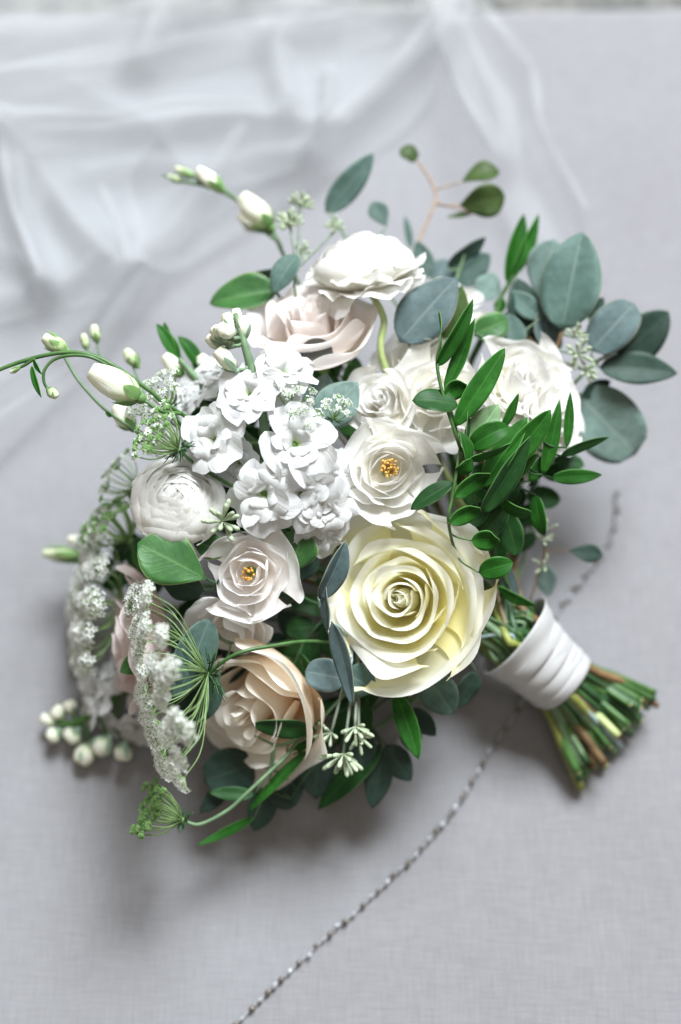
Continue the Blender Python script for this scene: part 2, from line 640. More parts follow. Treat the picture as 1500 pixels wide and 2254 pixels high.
m, nt, out = newmat('carpet_pile')
L = nt.links.new
tc = nd(nt, 'ShaderNodeTexCoord')
vo = nd(nt, 'ShaderNodeTexVoronoi')
vo.inputs['Scale'].default_value = 70
L(tc.outputs['Object'], vo.inputs['Vector'])
nz = nd(nt, 'ShaderNodeTexNoise')
nz.inputs['Scale'].default_value = 60
nz.inputs['Detail'].default_value = 5
L(tc.outputs['Object'], nz.inputs['Vector'])
col = ramp(nt, [(0.36, (.05, .052, .05)), (0.5, (.14, .14, .13)), (0.62, (.26, .255, .23))], nz.outputs[0])
p = nd(nt, 'ShaderNodeBsdfPrincipled')
p.inputs['Roughness'].default_value = .95
L(col, p.inputs['Base Color'])
bp = nd(nt, 'ShaderNodeBump')
bp.inputs['Distance'].default_value = .004
L(vo.outputs[0], bp.inputs['Height'])
L(bp.outputs[0], p.inputs['Normal'])
L(p.outputs[0], out.inputs[0])

# ------------------------------------------------------------------ the surface
EDGE_Y = T(750, 13, 0).y


def bench():
    rt = thing('upholstered_bench', 'large flat bench top covered in pale grey linen under the bouquet', 'bench', (0, EDGE_Y - .65, -.42))
    x0, x1, y0 = -.9, .9, -.75
    # cushion top: rounded far edge, slightly sloping in the picture
    nx, r = 41, .012
    prof = [(y0, -.10), (y0, -.012), (y0 + .012, 0)]
    prof += [(y0 + .012 + (EDGE_Y - r - y0 - .012) * k / 30, 0) for k in range(1, 31)]
    prof += [(EDGE_Y - r + r * math.sin(a), -r + r * math.cos(a)) for a in np.linspace(.2, math.pi / 2, 7)]
    prof += [(EDGE_Y, -.10)]
    V, U = [], []
    rng = random.Random(3)
    for j, (y, z) in enumerate(prof):
        for i in range(nx):
            x = x0 + (x1 - x0) * i / (nx - 1)
            yy = y + (x * .012 if y > EDGE_Y - .05 else 0)
            V.append((x, yy, z - .0004 * math.sin(x * 9 + y * 5)))
    F = gridfaces(nx, len(prof))
    add('cushion_top', V, F, 'linen', rt)
    b = MB()
    yb0, yb1 = y0 + .004, EDGE_Y - .012
    q = [(x0, yb0), (x1, yb0), (x1, yb1), (x0, yb1)]
    b.put([(x, y, -.095) for x, y in q] + [(x, y, -.38) for x, y in q], [(0, 1, 2, 3), (4, 7, 6, 5), (0, 4, 5, 1), (1, 5, 6, 2), (2, 6, 7, 3), (3, 7, 4, 0)])
    b.build('base_panel', 'linen', rt, smooth=False)
    for x in (x0 + .06, x1 - .06):
        for y in (yb0 + .06, yb1 - .06):
            f = MB()
            f.tube([(x, y, -.375), (x, y, -.42)], [.025, .02], 10, 2)
            f.build('foot', 'brown_twig', rt)


bench()
g = MB()
g.put([(-3, -3, -.42), (3, -3, -.42), (3, 3, -.42), (-3, 3, -.42)], [(0, 1, 2, 3)])
o = g.build('carpet', 'carpet_pile', smooth=False)
o['kind'] = 'structure'

# ------------------------------------------------------------------ veil
def px_layer(left, right, nu, nv, zf):
    """sheet between two pixel polylines, height zf(px,py) above the bench"""
    Lc = crom([Vector((a, b, 0)) for a, b in left], 12)
    Rc = crom([Vector((a, b, 0)) for a, b in right], 12)
    V, U = [], []
    for j in range(nv):
        t = j / (nv - 1)
        a = Lc[min(int(t * (len(Lc) - 1)), len(Lc) - 2)]
        ft = t * (len(Lc) - 1)
        k = min(int(ft), len(Lc) - 2)
        a = Lc[k].lerp(Lc[k + 1], ft - k)
        ft = t * (len(Rc) - 1)
        k = min(int(ft), len(Rc) - 2)
        b = Rc[k].lerp(Rc[k + 1], ft - k)
        for i in range(nu):
            s = i / (nu - 1)
            q = a.lerp(b, s)
            p0 = T(q.x, q.y, 0)
            z = zf(q.x, q.y, s, t)
            V.append((p0.x, p0.y, z))
            U.append((s, t))
    return V, gridfaces(nu, nv), U


def seg_d(x, y, pl):
    best = 1e9
    for (ax, ay), (bx, by) in zip(pl[:-1], pl[1:]):
        dx, dy = bx - ax, by - ay
        t = max(0, min(1, ((x - ax) * dx + (y - ay) * dy) / (dx * dx + dy * dy)))
        best = min(best, math.hypot(x - ax - t * dx, y - ay - t * dy))
    return best


def ridge_field(base, ridges, noise=.0015, seed=0):
    def f(x, y, s, t):
        z = base + noise * (math.sin(x * .013 + seed) * math.cos(y * .011 - seed * 2) + math.sin((x + y) * .021 + seed))
        for pl, w, h in ridges:
            d = seg_d(x, y, pl)
            if d < 3 * w:
                z += h * math.exp(-(d / w) ** 2)
        return max(z, .0012)
    return f


BEAD_LINE = [(470, 2320), (540, 2235), (690, 2090), (850, 1945), (980, 1810), (1075, 1660), (1150, 1545), (1195, 1420), (1240, 1330), (1300, 1255), (1350, 1180), (1362, 1080)]

veil = thing('bridal_veil', 'sheer white tulle veil with beaded hem spread under the bouquet', 'veil', T(500, 700, 0))


def build_veil():
    # ground layer, from the far side to the beaded hem
    V, F, U = px_layer([(-300, -200), (-320, 300), (-330, 800), (-330, 1200), (-300, 1700), (-280, 2330)],
                       [(1030, -30), (1150, 250), (1260, 520), (1375, 900), (1362, 1080), (1300, 1255), (1195, 1420), (1075, 1660), (850, 1945), (470, 2330)],
                       70, 110, ridge_field(.0022, [([(700, 330), (620, 420), (420, 520)], 30, .010), ([(0, 540), (110, 670), (130, 720)], 26, .010),
                                                   ([(330, 640), (180, 850), (0, 1000)], 40, .006), ([(300, 700), (90, 1300), (60, 1620), (0, 1830)], 34, .005)], .0008, 1))
    add('tulle_layer', V, F, 'thin_tulle', veil, uv=U)
    # upper drape
    V, F, U = px_layer([(-260, 235), (-260, 400), (-260, 560), (-200, 760)], [(760, 95), (735, 240), (690, 330), (390, 560)], 80, 60,
                       ridge_field(.012, [([(-100, 250), (230, 205), (520, 150), (760, 118)], 34, .030), ([(0, 330), (250, 345), (420, 312), (720, 325)], 34, .026),
                                          ([(20, 330), (60, 520), (115, 670)], 30, .028), ([(150, 480), (260, 620)], 40, .018), ([(590, 160), (640, 300)], 30, .016)], .003, 2))
    add('tulle_layer', V, F, 'tulle', veil, uv=U)
    V, F, U = px_layer([(-240, 330), (-200, 520), (-150, 700), (-60, 760)], [(400, 310), (300, 420), (330, 560), (260, 690)], 50, 50,
                       ridge_field(.024, [([(-50, 300), (90, 400), (200, 560), (280, 640)], 34, .024), ([(40, 380), (60, 540), (120, 680)], 24, .030)], .003, 4))
    add('tulle_layer', V, F, 'tulle', veil, uv=U)
    V, F, U = px_layer([(390, -30), (350, 60), (340, 150), (330, 200)], [(1030, -30), (1040, 60), (1010, 105), (940, 125)], 50, 40,
                       ridge_field(.020, [([(360, 20), (350, 120), (300, 190)], 30, .02), ([(620, 0), (540, 60), (420, 110)], 40, .022), ([(840, 20), (930, 70), (960, 130)], 40, .030)], .003, 5))
    add('tulle_layer', V, F, 'tulle', veil, uv=U)
    # middle triangle
    V, F, U = px_layer([(150, 215), (330, 310), (420, 420), (470, 470)], [(945, 118), (900, 180), (820, 270), (690, 400)], 60, 50,
                       ridge_field(.026, [([(300, 200), (620, 130), (950, 112)], 30, .024), ([(605, 150), (640, 290)], 26, .022), ([(725, 230), (722, 320), (705, 350)], 14, .022), ([(940, 130), (850, 240), (690, 380)], 26, .018)], .003, 7))
    add('tulle_layer', V, F, 'tulle', veil, uv=U)
    # right fold that runs down behind the leaves
    V, F, U = px_layer([(850, -30), (940, 90), (955, 170), (1000, 290), (1060, 390), (1130, 560)], [(1030, -30), (1050, 110), (1130, 200), (1165, 300), (1180, 400), (1290, 580)], 40, 70,
                       ridge_field(.022, [([(900, 20), (960, 130), (1010, 290), (1080, 420)], 26, .026), ([(1040, 110), (1150, 240), (1170, 370), (1260, 540)], 26, .028), ([(1000, 120), (1080, 260), (1110, 400)], 22, .012)], .002, 9))
    add('tulle_layer', V, F, 'tulle', veil, uv=U)
    # wide soft layers spread over the far side and down the left
    V, F, U = px_layer([(-300, 60), (-300, 300), (-300, 620), (-280, 1020)], [(1000, 40), (930, 260), (700, 420), (330, 660)], 80, 70,
                       ridge_field(.010, [([(-100, 520), (120, 640), (330, 640)], 40, .02), ([(0, 120), (400, 60), (900, 70)], 40, .018), ([(200, 420), (420, 400), (680, 380)], 40, .02), ([(330, 640), (150, 850), (-50, 980)], 34, .016)], .004, 12))
    add('tulle_layer', V, F, 'tulle', veil, uv=U)
    V, F, U = px_layer([(-300, 420), (-300, 700), (-300, 1000), (-290, 1200)], [(560, 330), (470, 480), (300, 720), (0, 1030)], 70, 60,
                       ridge_field(.016, [([(-50, 700), (130, 690), (300, 560)], 36, .022), ([(540, 340), (380, 560), (160, 800)], 30, .018), ([(60, 400), (80, 560), (120, 690)], 26, .022)], .004, 14))
    add('tulle_layer', V, F, 'tulle', veil, uv=U)
    V, F, U = px_layer([(-300, -40), (-300, 120), (-300, 260), (-300, 420)], [(1000, -40), (1000, 60), (940, 150), (740, 330)], 80, 50,
                       ridge_field(.022, [([(-100, 330), (330, 320), (720, 320)], 30, .02), ([(330, 200), (380, 90), (600, 10)], 36, .025), ([(600, 150), (700, 60), (880, 10)], 36, .02)], .004, 16))
    add('tulle_layer', V, F, 'tulle', veil, uv=U)
    # narrow doubled folds
    for n_, (pl, w0, w1, z_) in enumerate((([(-250, 262), (0, 243), (230, 205), (520, 152), (760, 120), (945, 116)], 16, 7, .046), ([(-250, 318), (0, 330), (250, 345), (420, 312), (720, 325)], 15, 6, .05),
                                            ([(15, 330), (45, 440), (62, 530), (115, 670)], 12, 9, .056), ([(1035, 60), (1060, 130), (1150, 240), (1172, 370), (1262, 540)], 14, 8, .05), ([(945, 120), (960, 190), (1005, 300), (1075, 430)], 9, 10, .05),
                                            ([(940, 125), (870, 220), (760, 320), (640, 420)], 12, 8, .046), ([(330, 640), (180, 840), (-60, 1010)], 14, 10, .030), ([(240, 480), (280, 560), (300, 640)], 10, 8, .04))):
        c = crom([Vector((a, b, 0)) for a, b in pl], 5)
        lf, rt_ = [], []
        for k, q in enumerate(c):
            tt = (c[min(k + 1, len(c) - 1)] - c[max(k - 1, 0)]).normalized()
            nn = Vector((-tt.y, tt.x, 0))
            w = w0 + (w1 - w0) * k / (len(c) - 1)
            w *= 1 + .35 * math.sin(k * .9 + n_)
            lf.append((q.x + nn.x * w, q.y + nn.y * w))
            rt_.append((q.x - nn.x * w, q.y - nn.y * w))
        V, F, U = px_layer(lf, rt_, 8, 60, lambda x, y, s_, t_, z=z_: z + .004 * math.sin(s_ * 3.14))
        add('tulle_fold', V, F, 'tulle', veil, uv=U)
    # beads along the hem, alternating glass and bronze
    cv = crom([T(a, b, .0036) for a, b in BEAD_LINE], 30)
    L = [0]
    for a, b in zip(cv[:-1], cv[1:]):
        L.append(L[-1] + (b - a).length)
    rng = random.Random(5)
    meshes = {}
    s, k = 0.0, 0
    seam = MB()
    seam.tube(cv[::6], .0004, 5, 3)
    seam.build('hem_thread', 'stitch', veil)
    while s < L[-1]:
        i = int(np.searchsorted(L, s))
        i = max(1, min(i, len(cv) - 1))
        f = (s - L[i - 1]) / max(L[i] - L[i - 1], 1e-9)
        p = cv[i - 1].lerp(cv[i], f)
        tdir = (cv[i] - cv[i - 1]).normalized()
        br = (k % 2 == 1)
        key = (br, rng.randrange(3))
        if key not in meshes:
            mb = MB()
            if br:
                mb.ball((0, 0, 0), .0012 + .0002 * key[1], 10, 7, ax=(1, 0, 0), sq=1.5)
            else:
                mb.ball((0, 0, 0), .0011 + .0003 * key[1], 8, 5, ax=(1, 0, 0), sq=1.5)
            o = mb.build('bead', 'bead_bronze' if br else 'bead_glass', veil, smooth=br)
            me = o.data
            # undo parent offset baked by add()
            off = wloc(veil)
            for v in me.vertices:
                v.co += off
            meshes[key] = me
        else:
            o = bpy.data.objects.new('bead', meshes[key])
            sc.collection.objects.link(o)
            o.parent = veil
        o.location = p - wloc(veil) + Vector((rng.uniform(-1, 1), rng.uniform(-1, 1), .2)) * .0007
        o.rotation_euler = (rng.uniform(-.4, .4), rng.uniform(-.2, .2), math.atan2(tdir.y, tdir.x) + rng.uniform(-.35, .35))
        s += .0062 + rng.uniform(-.0010, .0010)
        k += 1
    for px, py in ((362, 38), (357, 74), (905, 3)):
        o = bpy.data.objects.new('bead', meshes[(False, 1)] if (False, 1) in meshes else list(meshes.values())[0])
        sc.collection.objects.link(o)
        o.parent = veil
        o.location = T(px, py, .035) - wloc(veil)


build_veil()

# ------------------------------------------------------------------ flower parts
def petal(phi, prof, Wd, Rc, rng, nu=13, nv=11, c=.25, p=2.6, point=.03, reflex=0., rs=.66, roll=0., skew=0., wave=0., wf=2.5,
          base=.35, vmax=.62, rough=.0, notch=0.):
    vf = np.linspace(0, 1.12, 140)
    b = [np.array(q, float) for q in prof]
    t = np.clip(vf, 0, 1)[:, None]
    B = (1 - t) ** 3 * b[0] + 3 * (1 - t) ** 2 * t * b[1] + 3 * (1 - t) * t ** 2 * b[2] + t ** 3 * b[3]
    dB = np.diff(B, axis=0)
    ln = np.hypot(dB[:, 0], dB[:, 1])
    al = np.arctan2(dB[:, 0], dB[:, 1])
    okm = ln > 1e-9
    last = np.where(okm)[0].max()
    al[last + 1:] = al[last]
    ln[last + 1:] = ln[:last + 1].mean()
    al = np.unwrap(al)
    vm = (vf[:-1] + vf[1:]) / 2
    al = al + reflex * sm(rs, 1.02, vm)
    rho = np.concatenate([[b[0][0]], b[0][0] + np.cumsum(np.sin(al) * ln)])
    zz = np.concatenate([[b[0][1]], b[0][1] + np.cumsum(np.cos(al) * ln)])
    alf = np.concatenate([[al[0]], al])
    u = np.sin(np.linspace(-math.pi / 2, math.pi / 2, nu))[None, :]
    v = np.linspace(0, 1, nv)[:, None]
    c1 = c * rng.uniform(.85, 1.15) * 1.9
    ve = v * (1 - c1 * (1 - np.sqrt(np.clip(1 - np.abs(u) ** p, 0, 1))) + point * np.exp(-(u / .22) ** 2) - notch * np.exp(-((u - rng.uniform(-.2, .2)) / .14) ** 2))
    ve = ve + v ** 3 * .02 * np.sin(u * rng.uniform(4, 8) + rng.uniform(0, 6)) * (1 + rough * 6)
    ve = np.clip(ve, 0, 1.11)
    r0 = np.interp(ve, vf, rho)
    z0 = np.interp(ve, vf, zz)
    a0 = np.interp(ve, vf, alf)
    ws = base + (1 - base) * sm(0, vmax, ve)
    a = u * Wd * ws
    tt = np.sin(a / Rc) * Rc
    sag = (1 - np.cos(a / Rc)) * Rc
    ph1, ph2, ph3 = rng.uniform(0, 6.28), rng.uniform(0, 6.28), rng.uniform(0, 6.28)
    disp = sag + skew * u * Wd * ve
    disp = disp - roll * np.clip(np.abs(u) - .5, 0, 1) ** 2 * 4 * Wd * ve
    disp = disp + wave * Wd * (np.sin(wf * 3.14 * u + ph1) * ve ** 3 + .5 * np.sin(wf * 5.3 * u + ph2 + 3 * ve) * ve ** 4)
    disp = disp + rough * Wd * (np.sin(5 * u + 4 * ve + ph3) * np.sin(7 * ve + ph1) * ve)
    rr = r0 - np.cos(a0) * disp
    z = z0 + np.sin(a0) * disp
    x = rr * math.cos(phi) - tt * math.sin(phi)
    y = rr * math.sin(phi) + tt * math.cos(phi)
    V = np.stack([x, y, z], -1).reshape(-1, 3)
    UVs = np.stack([np.broadcast_to((u + 1) / 2, ve.shape), np.clip(ve, 0, 1)], -1).reshape(-1, 2)
    return V, gridfaces(nu, nv), UVs


STEMS = []      # tail slots are handed out at the end of each stem
_tail = [0]
NECK = W(1150, 1392, -7.0)
WR0 = W(1136, 1404, -7.0)
WR1 = W(1243, 1504, -7.8)
WAX = (WR1 - WR0).normalized()
WX = WAX.cross(-FWD).normalized()
WY = WAX.cross(WX)
NT = 40
_r = random.Random(77)
TAILS = []
for k in range(NT):
    # fan of cut ends; a = -1 lower-left .. 1 upper-right, b depth layer
    a = -1 + 2 * ((k * 0.618) % 1.0)
    b = (_r.uniform(-1, 1))
    TAILS.append((a, b))


def tail_pts(k):
    a, b = TAILS[k % NT]
    w = math.sqrt(max(0, 1 - a * a))
    offm = WX * (-a * .0182) + WY * (b * w * .0182)
    c0 = WR0 + offm * .95
    c1 = WR1 + offm
    ex, ey = 1372 + a * 92, 1632 - a * 104
    rr = random.Random(k)
    ln = rr.uniform(.78, 1.04)
    end0 = W(ex, ey, -9.0 + b * w * 2.4)
    end = c1 + (end0 - c1) * ln
    end.z = max(end.z, .005)
    return c0, c1, end


def stem_path(start, fdir, lead=3.0, depth=None):
    """from a flower head down into the binding and out at the cut end"""
    k = _tail[0]
    _tail[0] += 1
    c0, c1, end = tail_pts(k)
    start = Vector(start)
    p1 = start - Vector(fdir).normalized() * lead * CM
    mid = p1.lerp(c0, .55)
    # push the middle under the blooms
    mid = mid + FWD * (.022 if depth is None else depth * CM)
    mid.z = max(mid.z, .012)
    p1.z = max(p1.z, .008)
    pre = c0 - WAX * .012
    return [start, p1, mid, pre, c0, c1, c1.lerp(end, .5) + Vector((0, 0, .001)), end]


def add_stem(root, start, fdir, r=.22, mat='green_stem', lead=3.0, depth=None, first=None):
    pts = stem_path(start, fdir, lead, depth)
    if first:
        pts = [pts[0]] + [Vector(q) for q in first] + pts[2:]
    rr = [r * CM * .8] + [r * CM * .85] * 3 + [max(r, .2) * CM] * 4
    mb = MB()
    mb.tube(pts, rr, 8, 6)
    o = mb.build('stem', mat, root)
    # cut face at the end
    e, d = pts[-1], (pts[-1] - pts[-2]).normalized()
    cm_ = MB()
    cm_.tube([e - d * .0002, e + d * .0006], r * CM * .93, 8, 1, smooth=False)
    cm_.build('cut_end', 'cut_end', o)
    return pts


def sepals(root, base, f, fr, n, length, width, spread, mat='sepal', seed=0):
    rg = random.Random(seed)
    for k in range(n):
        a = 2 * math.pi * k / n + rg.uniform(-.2, .2)
        d = Vector(fr[:, 0]) * math.cos(a) + Vector(fr[:, 1]) * math.sin(a)
        b = Vector(base) + d * .0025
        tip = b + (d * math.sin(spread) + Vector(f) * math.cos(spread)) * length * CM * rg.uniform(.85, 1.1)
        leaf(root, 'sepal', b, tip, width, Vector(f) * math.sin(spread) - d * math.cos(spread), mat, 'lance', bend=rg.uniform(.3, .9), ns=8, nu=5, solid=0)


def leaf(root, name, base, tip, w, nrm, mat, outline='ovate', bend=0., fold=.12, curl=0., twist=0., wavy=.09, be=1.4, ns=15, nu=9, solid=.0004, seed=None, notch=0.):
    rg = random.Random(hash((round(base[0], 4), round(tip[1], 4))) if seed is None else seed)
    base, tip = Vector(base), Vector(tip)
    X = tip - base
    Ln = X.length
    X.normalize()
    N = Vector(nrm)
    N = N - X * N.dot(X)
    N = N.normalized() if N.length > 1e-5 else X.orthogonal().normalized()
    Y = N.cross(X)
    s = np.linspace(0, 1, ns)
    be_ = -bend * s ** be
    dx, dz = np.cos(be_), np.sin(be_)
    mx = np.concatenate([[0], np.cumsum((dx[1:] + dx[:-1]) / 2)])
    mz = np.concatenate([[0], np.cumsum((dz[1:] + dz[:-1]) / 2)])
    ch = math.hypot(mx[-1], mz[-1])
    an = math.atan2(mz[-1], mx[-1])
    ca, sa = math.cos(-an), math.sin(-an)
    mx, mz = (mx * ca - mz * sa) / ch, (mx * sa + mz * ca) / ch
    tx, tz = np.gradient(mx), np.gradient(mz)
    tl = np.hypot(tx, tz)
    nx_, nz_ = -tz / tl, tx / tl
    if outline == 'ovate':
        pw = np.sin(np.pi * s ** .82) ** .72
    elif outline == 'acute':
        pw = (s ** .68) * (1 - s) ** .74
        pw = pw / pw.max()
    elif outline == 'round':
        pw = np.sqrt(np.clip(1 - (2 * s - 1) ** 2, 0, 1)) ** .9
    elif outline == 'obovate':
        pw = np.sin(np.pi * s ** 1.35) ** .75
    else:
        pw = (s ** .62) * (1 - s) ** .85
        pw = pw / pw.max()
    pw = np.maximum(pw, .015)
    hw = w * CM / 2 / Ln
    u = np.linspace(-1, 1, nu)[None, :]
    S = s[:, None]
    y = u * pw[:, None] * hw
    h = np.abs(y) * math.tan(fold) - curl * (y * y) / hw
    if wavy:
        h = h + wavy * hw * np.abs(u) ** 2 * np.sin(S * rg.uniform(7, 11) + rg.uniform(0, 6) + u * 1.3) * pw[:, None]
    if notch:
        y = y * (1 - notch * np.exp(-((S - .62) / .08) ** 2) * (u > 0))
    tw = twist * S
    yy = y * np.cos(tw) - h * np.sin(tw)
    hh = y * np.sin(tw) + h * np.cos(tw)
    lx = mx[:, None] + nx_[:, None] * hh
    lz = mz[:, None] + nz_[:, None] * hh
    Xa, Ya, Na = np.array(X), np.array(Y), np.array(N)
    V = np.array(base) + Ln * (lx[..., None] * Xa + yy[..., None] * Ya + lz[..., None] * Na)
    V = V.reshape(-1, 3)
    V[:, 2] = np.maximum(V[:, 2], .0025)
    UVs = np.stack([np.broadcast_to((u + 1) / 2, yy.shape), np.broadcast_to(S, yy.shape)], -1).reshape(-1, 2)
    fc = [q[::-1] for q in gridfaces(nu, ns)]
    o = add(name, V, fc, [mat, 'ruscus_back'] if mat == 'ruscus_leaf' else mat, root, uv=UVs, solid=solid)
    if mat == 'ruscus_leaf' and solid:
        o.modifiers['solid'].material_offset = 1
    return o


def place(Vl, ctr, fr):
    return Vl @ fr.T + np.array(ctr)


def rose(label, px, py, d, face, Dpx, mat, kind='tea', N=28, seed=1, depth=.95, roll=0., stem='dark_stem', grp=None, stamens=None, open_=1.0, lead=4.0, sdepth=None, name='rose', cup=1.0, ruff=0.0, tmin=0.0, asym=None):
    rng = random.Random(seed)
    f = I(*face)
    Rr = pm(Dpx, d) / 2
    fr = frame(f, roll)
    ctr = W(px, py, d)
    base = ctr - f * (Rr * depth * .62)
    root = thing(name, label, 'rose', base, grp)
    for i in range(N):
        t = tmin + (1 - tmin) * i / (N - 1)
        if kind == 'tea':
            rt = (.025 + .43 * t + .41 * t * t) * open_
            zt = depth * (.98 - .40 * t ** 1.8) * rng.uniform(.94, 1.05)
            rb = .05 + .08 * t
            end = rt * (.05 + .95 * min(1, t / .22)) * rng.uniform(.96, 1.08)
            P = [(rb, 0), (rb + (rt - rb) * .85 + .12, .12 * zt), (rt * 1.02 + .03, .66 * zt), (end, zt)]
            Wd = max(rt * (1.95 - .72 * t), .17)
            Rc = rt * (1.0 + .38 * t) + .03
            ang = i * 2.39996 + rng.uniform(-.3, .3)
            if i >= N - 5:
                ang = (i - N + 5) * 2 * math.pi / 5 * 2 + seed + rng.uniform(-.15, .15)
                Wd *= 1.12
            V, F, U = petal(ang, P, Wd, Rc, rng, c=.20 + .08 * t, p=3.0, point=.06 * t * rng.uniform(.0, 1.3), reflex=(.75 + .85 * t) * rng.uniform(.7, 1.25) if t > .10 else .2,
                            rs=.86 - .22 * t, roll=.02 + .06 * t * rng.uniform(.2, 1.5), skew=(.17 - .12 * t) * rng.uniform(.5, 1.4), wave=.012 + .035 * t + ruff, wf=rng.uniform(1.2, 2.4), base=.45, vmax=.5, rough=.012 + .020 * t, nu=17, nv=17)
        else:
            rt = (.10 + .36 * t + .48 * t * t) * open_ * rng.uniform(.96, 1.04)
            zt = depth * (.82 - .42 * t ** 1.5 * cup) * rng.uniform(.86, 1.10)
            if t < .3:
                zt *= .85
            rb = .05 + .05 * t
            P = [(rb, 0), (rb + (rt - rb) * .7 + .14, .08 * zt), (rt * (.99 - .1 * (1 - t)) + .05, .55 * zt), (rt * rng.uniform(.90, 1.06) - .06 * (1 - t), zt)]
            Wd = max(rt * (1.45 - .42 * t) * rng.uniform(.88, 1.12), .22)
            Rc = rt * (.95 + .6 * t) + .08
            V, F, U = petal(i * 2.39996 + rng.uniform(-.5, .5), P, Wd, Rc, rng, c=.20, p=3.2, point=rng.choice((-.05, 0, .03, .05)), reflex=rng.uniform(.1, 1.0) * (.3 + t),
                            rs=rng.uniform(.5, .72), roll=rng.uniform(-.03, .08), skew=rng.uniform(-.02, .15), wave=.03 + .035 * t + ruff, wf=rng.uniform(1.2, 2.6), base=.4, vmax=.6,
                            rough=.035, notch=rng.choice((0, 0, .07, .12)), nu=17, nv=13)
        if asym:
            # petals on one side have grown longer, so the heart sits off centre
            k_ = 1 + asym[1] * math.cos(ang - asym[0]) * t ** .8
            V = V * np.array([k_, k_, 1.0])
        add('petal', place(V * Rr, base, fr), F, mat, root, uv=U, sub=1)
    # receptacle and sepals
    rc = MB()
    rc.ball(base - f * Rr * .10, Rr * .15, 10, 6, ax=f, sq=1.2)
    rc.build('receptacle', 'sepal', root)
    sepals(root, base - f * Rr * .10, f, fr, 5, Rr / CM * .45, Rr / CM * .2, 1.75, seed=seed)
    if stamens:
        nst, rad, hgt, mt = stamens
        mb = MB()
        for k in range(nst):
            a = rng.uniform(0, 6.28)
            q = math.sqrt(rng.random()) * rad * Rr
            h = hgt * Rr * rng.uniform(.8, 1.1)
            b0 = Vector(fr @ np.array([.06 * Rr * math.cos(a), .06 * Rr * math.sin(a), .05 * Rr])) + base
            e0 = Vector(fr @ np.array([q * math.cos(a), q * math.sin(a), h])) + base
            mb.tube([b0, b0.lerp(e0, .6) + f * .0005, e0], .00022, 4, 2)
            mb.ball(e0, .00066 * rng.uniform(.8, 1.25), 6, 4, ax=(rng.uniform(-1, 1), rng.uniform(-1, 1), rng.uniform(-1, 1)), sq=1.4)
        mb.build('stamens', mt, root, kind='stuff')
    if stem == 'dark_stem':
        stem = ('dark_stem', 'green_stem', 'brown_twig', 'dark_stem', 'olive_stem')[seed % 5]
    add_stem(root, base - f * Rr * .12, f, .27, stem, lead, sdepth)
    return root, base, fr, Rr


def ranunculus(label, px, py, d, face, Dpx, N=58, seed=1, stem_first=None, wide=0, eye=.1, roll=0., grp=None):
    rng = random.Random(seed)
    f = I(*face)
    Rr = pm(Dpx, d) / 2
    fr = frame(f, roll)
    ctr = W(px, py, d)
    base = ctr - f * (Rr * .55)
    root = thing('ranunculus', label, 'ranunculus', base, grp)
    for i in range(N):
        t = i / (N - 1)
        rb = .03
        rm = (.20 + .78 * t ** .8)              # widest radius
        hole = max(.0, -.06 + eye + .80 * t ** 1.25)          # radius at the rim
        zt = 1.06 - .34 * t ** 1.6 + rng.uniform(-.03, .03)
        P = [(rb, .02 + .10 * (1 - t)), (rm * 1.22 + .05, -.02 + .05 * (1 - t)), (rm * 1.12 + .03, zt * .78), (hole, zt)]
        Wd = max(rm * (1.25 - .2 * t), .24) * rng.uniform(.9, 1.1)
        Rc = rm * 1.02 + .04
        V, F, U = petal(i * 2.39996 + rng.uniform(-.3, .3), P, Wd, Rc, rng, c=.22, point=0, reflex=rng.uniform(.0, .35) * t, rs=.75, roll=.02, skew=rng.uniform(0, .06),
                        wave=.010 + .014 * t, base=.35, vmax=.55, rough=.008, notch=rng.choice((0, 0, .03)), nu=13, nv=12)
        add('petal', place(V * Rr, base, fr), F, 'ranunculus_petal', root, uv=U)
    for i in range(wide):
        a = i * 2 * math.pi / wide + rng.uniform(-.25, .25)
        P = [(.03, .0), (.5, -.04), (.85, .10), (1.12, .15 + rng.uniform(-.55, .5))]
        V, F, U = petal(a, P, .62, 1.3, rng, c=.2, point=0, reflex=rng.uniform(.2, .9), rs=.5, roll=.05, wave=.12, rough=.05, base=.3, notch=.05)
        add('petal', place(V * Rr, base, fr), F, 'ranunculus_petal', root, uv=U)
    sepals(root, base, f, fr, 5, Rr / CM * .5, Rr / CM * .28, 1.7, mat='pale_sepal' if 'pale_sepal' in M else 'sepal', seed=seed)
    ht = MB()
    ht.ball(base + f * Rr * .86, Rr * .13, 12, 8, ax=f, sq=.8)
    ht.build('heart', 'ranunculus_petal', root)
    rc = MB()
    rc.ball(base - f * .001, .0035, 8, 5, ax=f)
    rc.build('receptacle', 'pale_stem', root)
    add_stem(root, base, f, .24, 'pale_stem', 3.0, first=stem_first)
    return root


